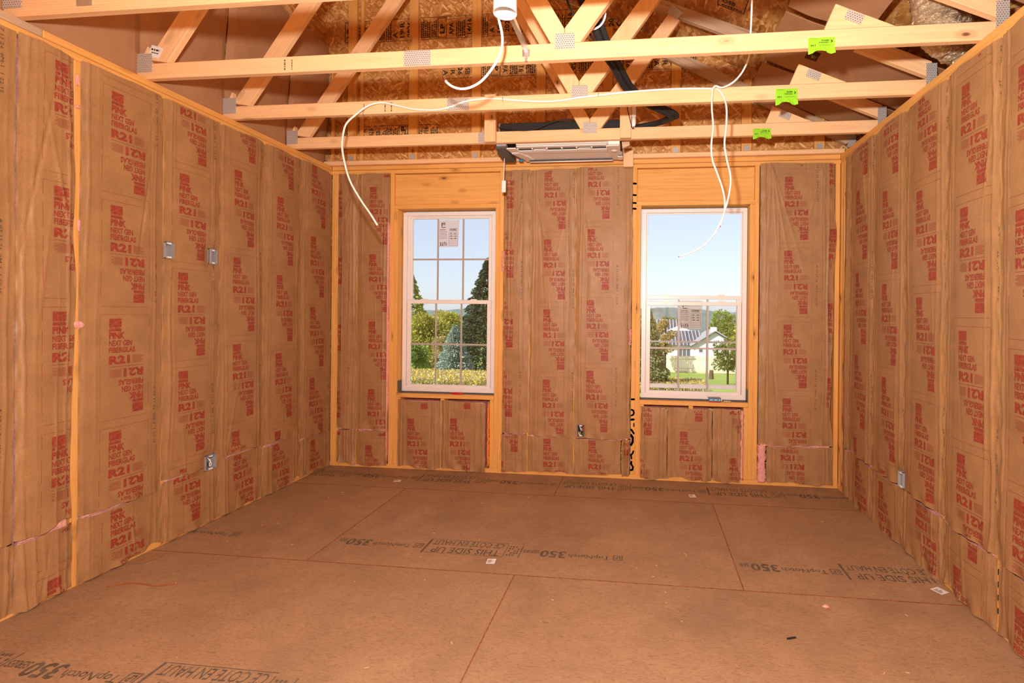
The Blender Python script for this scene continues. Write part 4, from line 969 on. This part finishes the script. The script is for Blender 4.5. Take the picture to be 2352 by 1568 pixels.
e3, pt, bx, a, c = ebox('l', -1.310, .408, .085, .098, 'grey low outlet box with a looped white wire, on the switch-box wall', 3)
MB().tube(spline([pt(.006, .03, -.03), pt(.012, .01, -.005), pt(0, -.015, 0), pt(.008, -.03, -.004), pt(.016, -.015, 0), pt(.006, .008, -.004), pt(.014, .03, -.03)]), .003, 6).obj('wire', CABLE, e3, True)
bx(-.034, -.024, -.012, .012, .0142, .0148).obj('printed_mark', BLACKINK, e3)
e4, pt, bx, a, c = ebox('b', 2.350, .408, .056, .100, 'open outlet box full of coloured wires between the windows', 4, colour=GREYD)
for i, (m, p) in enumerate(((REDP, [(.015, .035), (.02, .0), (.005, -.02)]), (CABLE, [(-.015, .03), (0, .012), (.014, -.008)]), (BLACKP, [(-.018, .02), (-.01, -.01), (.0, -.03)]), (plain('yellow_wire', (.6, .36, .03), .5), [(-.018, -.005), (-.006, -.02), (-.002, -.04)]), (plain('green_wire', (.03, .25, .05), .5), [(.016, -.012), (.02, -.028), (.012, -.044)]), (CABLE, [(-.02, -.02), (-.016, -.034), (-.004, -.042)]))):
    MB().tube(spline([pt(u, z, -.03+.03*(k == 1)) for k, (u, z) in enumerate(p)]), .005, 7).obj('wire', m, e4, True)
e5, pt, bx, a, c = ebox('r', 1.058, .418, .060, .100, 'pale grey outlet box low on the single-outlet wall', 5)
bx(-a+.004, a-.004, -c+.004, c-.03, -.006, -.002).obj('divider', GREYB, e5)

# ------------------------------------------------------------------ small things on the sills and the floor
rd = thing('red_loop', 'small red curved plastic piece on the gridded window sill', 'plastic piece', (1.218, .005, .694))
MB().tube(spline([(1.163+.055*(1-math.cos(a_)), .01-.018*math.sin(a_), .702) for a_ in np.linspace(0, math.pi, 8)], 4), .008, 8).obj('outer_curve', REDP, rd, True)
MB().tube(spline([(1.172, .016, .702), (1.218, .020, .703), (1.264, .016, .702)], 4), .006, 8).obj('inner_bar', REDP, rd, True)
bx_ = thing('small_carton', 'small blue and red carton with an open flap on the lowered-sash window sill', 'box', (3.49, .0, .694))
MB().box(3.445, 3.545, -.03, .025, .694, .728).obj('carton', BLUEC, bx_, False, .002)
MB().box(3.445, 3.545, -.0312, -.0302, .694, .7015).obj('red_band', REDP, bx_)
MB().box(3.447, 3.543, -.028, .023, .7281, .7295).obj('brown_top', CARD, bx_)
MB().add([(3.445, -.03, .728), (3.445, .02, .728), (3.428, .022, .745), (3.430, -.028, .742)], [(0, 1, 2, 3)]).obj('flap', PAPERW, bx_)
MB().tube([(3.545, .0, .709), (3.556, .0, .709)], .013, 14).obj('round_end', PAPERW, bx_)
Ink().fine(.006, .012, .028, .007).fine(.043, .012, .03, .007).fine(.08, .012, .014, .007).obj('carton_lettering', PAPERW, bx_, (3.445, -.0306, .697), (1, 0, 0), (0, 0, 1))
tag(MB().box(3.565, 3.625, -.025, .0, .694, .706).obj('shim_pack', W_OLD, None, False, .002), 'grey-brown shims lying beside the blue carton', 'shims')
tag(MB().prism([(.035, -1.875), (.05, -1.80), (.085, -1.735), (.125, -1.73), (.130, -1.80), (.10, -1.86)], 'z', .0035, .005).obj('paper_scrap', KRAFT, None), 'torn kraft paper scrap on the floor against the switch-box wall', 'paper scrap')
tag(MB().tube(spline([(.165, -2.098, .003), (.24, -2.055, .003), (.323, -2.051, .003), (.40, -2.06, .003), (.488, -2.021, .004)]), .0022, 6).obj('copper_wire', COPPER, None, True), 'short bent copper wire offcut on the floor', 'wire')
def floor_label(x, y, w, h, ang, label):
    M = Matrix.Translation((x, y, .0012)) @ Matrix.Rotation(ang, 4, 'Z'); o = link('floor_label', MB().box(-w/2, w/2, -h/2, h/2, 0, .0008).mesh('floor_label', PAPERW), None, M); tag(o, label, 'label', 'paper labels on the floor')
    k = Ink()
    for i in range(5): k.rect(-w*.38, -h*.3+i*h*.13, w*(.0+.1*(i % 3)), -h*.25+i*h*.13)
    m = bpy.data.meshes.new('print'); m.from_pydata([(a_, b_, .0014) for a_, b_ in k.v], [], k.f); m.materials.append(BLACKINK); link('label_print', m, o, M)
floor_label(2.032, -1.577, .050, .058, .1, 'square white label on the floor beside the printed lettering, mid-room'); floor_label(4.439, -1.578, .058, .060, .5, 'white barcode label on the floor near the single-outlet wall')
floor_label(3.283, -.344, .05, .06, .1, 'faint white label on the floor below the lowered-sash window'); floor_label(.83, -.325, .055, .05, .1, 'faint white label on the floor below the gridded window')
tag(link('plastic_strip', MB().box(-.022, .022, -.004, .004, 0, .004).mesh('plastic_strip', BLACKP), None, Matrix.Translation((3.555, -2.082, .0005)) @ Matrix.Rotation(.35, 4, 'Z')), 'short black plastic strip lying on the open floor', 'plastic piece')
pt_ = thing('fibre_clump', 'small pink insulation clump on the open floor', 'insulation', (3.792, -1.812, 0)); tuft(pt_, (3.792, -1.812, .006), .014, 9, (1, .8, .4))
rng = np.random.RandomState(3); CH_ = []
for i in range(46):
    x, y = .25+rng.rand()*4.0, -.15-rng.rand()*2.5
    CH_.append((x, y))
wc = MB().box(-.010, .010, -.002, .002, 0, .0015).mesh('wood_chip', W_END)
b = MB()
for x, y in CH_:
    a_ = rng.rand()*3.14; s_ = .4+.8*rng.rand(); b.box(-.008*s_, .008*s_, -.002, .002, .0005, .002, 0, Matrix.Translation((x, y, 0)) @ Matrix.Rotation(a_, 4, 'Z'))
o = b.obj('sawdust', W_END, None); tag(o, 'scattered pale wood splinters on the subfloor', 'sawdust', None, 'stuff')

# ------------------------------------------------------------------ outside
def gz(y): return -1.6-.0635*(y-2) if y < 60 else -5.28-.02*(y-60)
GRASS = leafmat('lawn', (.28, .38, .06), (.45, .55, .12), .5)
nx, ny = 24, 40; g = MB()
for j in range(ny+1):
    for i in range(nx+1):
        y = .6 + (j/ny)**2*260; x = 3 + (i/nx-.5)*(60+y*1.6); g.v.append((x, y, gz(y)+.10*math.sin(x*.5+y*.3)))
g.f = [(j*(nx+1)+i, j*(nx+1)+i+1, (j+1)*(nx+1)+i+1, (j+1)*(nx+1)+i) for j in range(ny) for i in range(nx)]; g.mi = [0]*len(g.f)
o = g.obj('ground', GRASS, None, True); o['kind'] = 'structure'; o['label'] = 'sloping green lawn outside the windows'
HILL = plain('wooded_hills', (.13, .165, .155), .9, 0, .1, .35, .02)  # distance haze is mixed into this grey-green base colour
g = MB(); rng = np.random.RandomState(8); n = 160
for i in range(n+1):
    x = -900+1500*i/n; h = 12+4*math.sin(i*.09)+2*math.sin(i*.31+1)+1.2*rng.rand(); g.v += [(x, 900+60*math.sin(i*.05), -30), (x, 960, h)]
g.f = [(2*i, 2*i+2, 2*i+3, 2*i+1) for i in range(n)]; g.mi = [0]*n
o = g.obj('hills', HILL, None); o['kind'] = 'structure'; o['label'] = 'distant wooded hills on the horizon'
def leaves_mesh(C, Dv, size, rng):
    """one small leaf-shaped quad per point, facing mixed directions"""
    n = len(C); a = rng.randn(n, 3); a /= np.linalg.norm(a, axis=1)[:, None]
    d = Dv + .5*a; d /= np.linalg.norm(d, axis=1)[:, None]
    b = np.cross(d, rng.randn(n, 3)); b /= np.linalg.norm(b, axis=1)[:, None]
    s = (size*(.6+.8*rng.rand(n)))[:, None]
    v = np.stack([C-d*s, C+b*s*.45, C+d*s, C-b*s*.45], 1).reshape(-1, 3)
    return v, [(4*i, 4*i+1, 4*i+2, 4*i+3) for i in range(n)]
BARK = plain('bark', (.13, .085, .055), .9, 0, .1, .3, 12)
def make_tree(name, label, x, y, h, r, mat, kind, seed, grp, n=2600, base=None, ls=.16):
    rng = np.random.RandomState(seed); z0 = gz(y) if base is None else base; n = int(n*2.1); ls *= .62
    t = thing(name, label, 'tree', (x, y, z0), grp)
    MB().tube([(x, y, z0-.2), (x+.02*h*rng.randn()*.3, y, z0+h*.5), (x, y, z0+h*.95)], [h*.022, h*.014, h*.004], 8).obj('trunk', BARK, t, True)
    if kind == 'conifer':
        zz = rng.rand(n)**1.35; R = r*(1-zz)**.85*(.78+.22*np.abs(np.sin(zz*h*4.2)))+.03*r
        th = rng.rand(n)*6.283; q = np.sqrt(.25+.75*rng.rand(n)); rr = R*q
        C = np.stack([x+rr*np.cos(th), y+rr*np.sin(th), z0+h*(.05+.95*zz)-.12*rr], 1); Dv = np.stack([np.cos(th), np.sin(th), -.15+0*th], 1)
    else:
        nb = 16; B = []
        for i in range(nb):
            a, e = rng.rand()*6.28, rng.rand(); B.append((math.cos(a)*r*.62*math.sqrt(rng.rand()), math.sin(a)*r*.62*math.sqrt(rng.rand()), h*(.34+.5*e), r*(.32+.22*rng.rand())))
        k = rng.randint(0, nb, n); B = np.array(B)[k]; d = rng.randn(n, 3); d /= np.linalg.norm(d, axis=1)[:, None]
        C = B[:, :3]+d*(B[:, 3]*(.72+.3*rng.rand(n)))[:, None]*np.array([1, 1, .85]) + np.array([x, y, z0]); Dv = d
    v, f = leaves_mesh(C, Dv, ls, rng); me = bpy.data.meshes.new('crown'); me.from_pydata(v.tolist(), [], f); me.materials.append(mat); me.update(); link('crown', me, t)
    return t
BLUES = leafmat('blue_spruce_needles', (.20, .28, .22), (.50, .57, .47), 3); DARKS = leafmat('dark_conifer_needles', (.04, .06, .04), (.15, .18, .09), 2); OLIVE = leafmat('olive_leaves', (.28, .29, .055), (.60, .53, .11), 2); MIDG = leafmat('mid_green_leaves', (.14, .22, .05), (.38, .45, .11), 2); MAPLE = leafmat('dark_green_leaves', (.08, .13, .03), (.26, .33, .08), 2); SPRUCE = leafmat('spruce_needles', (.09, .14, .06), (.32, .38, .15), 2); TAN = leafmat('autumn_leaves', (.32, .26, .10), (.58, .47, .20), 2)
GT = 'trees outside the windows'
make_tree('spruce_tree', 'silvery blue spruce centred in the lower sash of the gridded window', -10.34, 30, 3.95, 1.75, BLUES, 'conifer', 1, GT, 5200, None, .15)
make_tree('conifer_tree', 'tall dark conifer behind the blue spruce, at the edge of the gridded window', -10.1, 37, 9.9, 3.9, DARKS, 'conifer', 2, GT, 9000, None, .22)
make_tree('conifer_tree', 'second dark conifer shading the edge of the gridded window', -5.6, 40, 9.2, 3.0, DARKS, 'conifer', 12, GT, 5200, None, .22)
make_tree('bushy_tree', 'sunlit olive tree in front of the tall dark conifer, gridded window', -11.9, 41.5, 8.2, 1.7, MIDG, 'bush', 13, GT, 2600, None, .17)
make_tree('pine_tree', 'pine whose branch tips reach into the upper sash of the gridded window', -19.5, 42, 9.6, 3.2, OLIVE, 'conifer', 3, GT, 3200, None, .25)
make_tree('bushy_tree', 'yellow-green bushy tree low beside the pine, gridded window', -16.3, 38, 5.6, 2.4, OLIVE, 'bush', 4, GT, 4200, None, .2)
make_tree('bushy_tree', 'green bushy tree between the pine and the blue spruce', -14.6, 46, 5.6, 2.2, MIDG, 'bush', 5, GT, 3200, None, .2)
make_tree('bushy_tree', 'tan and olive shrub just left of the blue spruce', -12.6, 34, 4.0, 1.2, TAN, 'bush', 14, GT, 1800, None, .13)
make_tree('bushy_tree', 'pale green low shrub at the shaded lawn, gridded window', -14.1, 32, 3.0, 1.1, MIDG, 'bush', 15, GT, 2000, None, .12)
make_tree('spruce_tree', 'green spruce at the edge of the lowered-sash window', 3.15, 26, 4.9, 1.55, SPRUCE, 'conifer', 6, GT, 5200, None, .15)
make_tree('bushy_tree', 'tan leafy tree behind the green spruce, before the far house', 5.0, 48, 6.3, 1.1, TAN, 'bush', 7, GT, 2000, None, .17)
make_tree('broadleaf_tree', 'dark-leaved young tree in front of the pale fence', 8.9, 33, 3.9, 1.15, MAPLE, 'bush', 8, GT, 1500, None, .13)
make_tree('broadleaf_tree', 'yellow-green leafy tree rising behind the dark-leaved young tree', 12.4, 47, 5.6, 1.6, OLIVE, 'bush', 9, GT, 2600, None, .2)
for i, (x, y, h, m, lb) in enumerate(((-25.0, 78, 7.6, MIDG, 'round green tree far behind the yellow-green bushy tree'), (-31.5, 82, 8.0, OLIVE, 'olive tree far behind the pine'), (-19.5, 80, 7.2, MAPLE, 'dark round tree far behind the blue spruce tip'), (15.5, 74, 8.0, MIDG, 'broad green tree behind the white house gable'), (20.0, 78, 8.6, MIDG, 'broad green tree behind the house, furthest from its gable'), (8.0, 84, 7.2, MAPLE, 'darker tree above the far roof, near the energy sticker'), (4.8, 88, 7.0, MIDG, 'tree above the far roof, next to the tan leafy tree'))):
    make_tree('broadleaf_tree', lb, x, y, h, 3.4, m, 'bush', 20+i, 'trees in the far distance', 3600, None, .3)
# goldenrod meadow
rng = np.random.RandomState(31); V = []; F = []; MI = []
def weeds(n, xa, xb, ya, yb, hh):
    for _ in range(n):
        y = ya+(yb-ya)*rng.rand(); x = xa+(xb-xa)*rng.rand(); x = x + (y-22)*(-.33 if xb < 0 else .06); z = gz(y); h = hh*(.5+.7*rng.rand()); a = rng.rand()*6.28; w = .008+.012*rng.rand(); dx, dy = math.cos(a)*w, math.sin(a)*w; lx, ly = rng.randn(2)*.10
        o = len(V); V.extend([(x-dx, y-dy, z+h*.2), (x+dx, y+dy, z+h*.2), (x+dx*.8+lx, y+dy*.8+ly, z+h), (x-dx*.8+lx, y-dy*.8+ly, z+h*.97)]); F.append((o, o+1, o+2, o+3)); MI.append(0 if rng.rand() < .45 else 2)
        for _ in range(3):
            o = len(V); b_ = rng.randn(3)*.05; c_ = (x+lx+b_[0], y+ly+b_[1], z+h+b_[2]); s = .012+.02*rng.rand(); d1 = rng.randn(3)*s; d2 = rng.randn(3)*s
            V.extend([tuple(c_[i]-d1[i] for i in range(3)), tuple(c_[i]+d2[i] for i in range(3)), tuple(c_[i]+d1[i] for i in range(3)), tuple(c_[i]-d2[i] for i in range(3))]); F.append((o, o+1, o+2, o+3)); MI.append(1 if rng.rand() < .6 else 2)
weeds(26000, -10.8, -4.4, 19, 27, .80); weeds(9000, 1.5, 6.2, 24, 30, .50)
me = bpy.data.meshes.new('meadow'); me.from_pydata(V, [], F)
for m in (leafmat('meadow_stems', (.16, .20, .04), (.38, .36, .10)), leafmat('goldenrod', (.48, .33, .03), (.72, .55, .10)), leafmat('seed_heads', (.42, .36, .20), (.70, .62, .42))): me.materials.append(m)
me.polygons.foreach_set('material_index', MI); me.update()
tag(link('meadow', me), 'yellow goldenrod and pale seed heads growing below the windows', 'wildflowers', None, 'stuff')
# stump, fence, house
st = thing('tree_stump', 'cut grey-brown tree stump standing on the lawn before the fence', 'stump', (8.65, 40, gz(40)))
MB().lathe([(.22, -.2), (.19, .2), (.17, .75), (.165, .76), (0, .76)], (8.65, 40, gz(40)), 14).obj('trunk', BARK, st, True)
FENCE = wood('fence_boards', (.84, .68, .50), (.74, .54, .37)); fz = gz(50)
fe = thing('board_fence', 'pale vertical board fence in front of the white house', 'fence', (9, 50, fz))
rng = np.random.RandomState(2); b = MB()
for i in range(78):
    x = 3.6+i*.152; b.box(x, x+.128, 50, 50.02, fz+.02, fz+1.78+.02*rng.rand())
o = b.obj('boards', FENCE, fe); o['kind'] = 'stuff'
for z in (.4, 1.4): MB().box(3.6, 15.5, 50.022, 50.06, fz+z, fz+z+.09).obj('rail', FENCE, fe)
for i in range(6): MB().box(3.6+i*2.3, 3.7+i*2.3, 50.06, 50.16, fz, fz+1.75).obj('post', FENCE, fe)
HW = plain('white_siding', (.86, .85, .83), .7, 0, .2, .02); MR = plain('dark_metal_roof', (.115, .115, .125), .35, .35, .5, .08); DK = plain('dark_window_glass', (.10, .12, .13), .15, 0, .6, .2)
ho = thing('house', 'white house with dark ribbed metal roofs beyond the fence', 'house', (9, 60, -5.4))
MB().box(5.2, 10.2, 56, 61, -5.6, -2.15).obj('wall', HW, ho)
def roofp(name, p, rib):
    """a sloping metal roof: p = eave-left, eave-right, ridge-right, ridge-left"""
    P = [Vector(q) for q in p]; g = MB(); n = (P[1]-P[0]).cross(P[3]-P[0]).normalized(); n = n if n.z > 0 else -n
    g.add([tuple(q) for q in P]+[tuple(q+n*.06) for q in P], [(0, 1, 2, 3), (7, 6, 5, 4), (0, 4, 5, 1), (1, 5, 6, 2), (2, 6, 7, 3), (3, 7, 4, 0)]); r = g.obj(name, MR, ho)
    L_ = (P[1]-P[0]).length; k = int(L_/rib); d = (P[1]-P[0]).normalized()*.05; g = MB()
    for i in range(k+1):
        a_ = P[0].lerp(P[1], i/k); c_ = P[3].lerp(P[2], i/k); g.add([tuple(a_+n*.06-d), tuple(a_+n*.06+d), tuple(c_+n*.06+d), tuple(c_+n*.06-d), tuple(a_+n*.16-d), tuple(a_+n*.16+d), tuple(c_+n*.16+d), tuple(c_+n*.16-d)], [(4, 5, 6, 7), (0, 1, 5, 4), (3, 2, 6, 7), (0, 4, 7, 3), (1, 5, 6, 2)])
    o = g.obj('standing_seams', plain('light_roof_seams', (.50, .50, .52), .4, .3, .5, .05) if 'light_roof_seams' not in bpy.data.materials else bpy.data.materials['light_roof_seams'], r); o['kind'] = 'stuff'
roofp('roof', [(4.9, 55.5, -2.15), (9.6, 55.5, -2.15), (9.6, 60, -.55), (4.9, 60, -.55)], .42)
MB().prism([(4.8, -5.6), (10.0, -5.6), (10.0, -1.0), (7.4, .05), (4.8, -1.0)], 'y', 62, 68).obj('wall', HW, ho)
roofp('roof', [(4.6, 61.5, -1.2), (8.0, 61.5, -1.2), (8.0, 65, .75), (4.6, 65, .75)], .42)
MB().prism([(8.4, -5.6), (13.6, -5.6), (13.6, -2.0), (10.9, -.45), (8.4, -2.0)], 'y', 54.5, 60).obj('wall', HW, ho)
roofp('roof', [(8.2, 54.1, -2.12), (8.2, 60.4, -2.12), (10.9, 60.4, -.40), (10.9, 54.1, -.40)], .42)
roofp('roof', [(13.8, 60.4, -2.12), (13.8, 54.1, -2.12), (10.9, 54.1, -.40), (10.9, 60.4, -.40)], .42)
MB().box(10.5, 11.1, 54.6, 55.6, -1.0, .10).obj('chimney', HW, ho)
for (x0, x1, y, z0, z1) in ((6.9, 8.3, 55.98, -3.35, -2.45), (9.1, 9.55, 54.48, -2.75, -2.35), (11.9, 12.5, 54.48, -3.0, -2.4)):
    f_ = MB().box(x0-.06, x1+.06, y-.03, y, z0-.06, z1+.06).obj('window', HW, ho)
    nn = 3 if x1-x0 > 1 else 1
    for i in range(nn): MB().box(x0+(x1-x0)*i/nn+.03, x0+(x1-x0)*(i+1)/nn-.03, y-.04, y-.031, z0, z1).obj('pane', DK, f_)
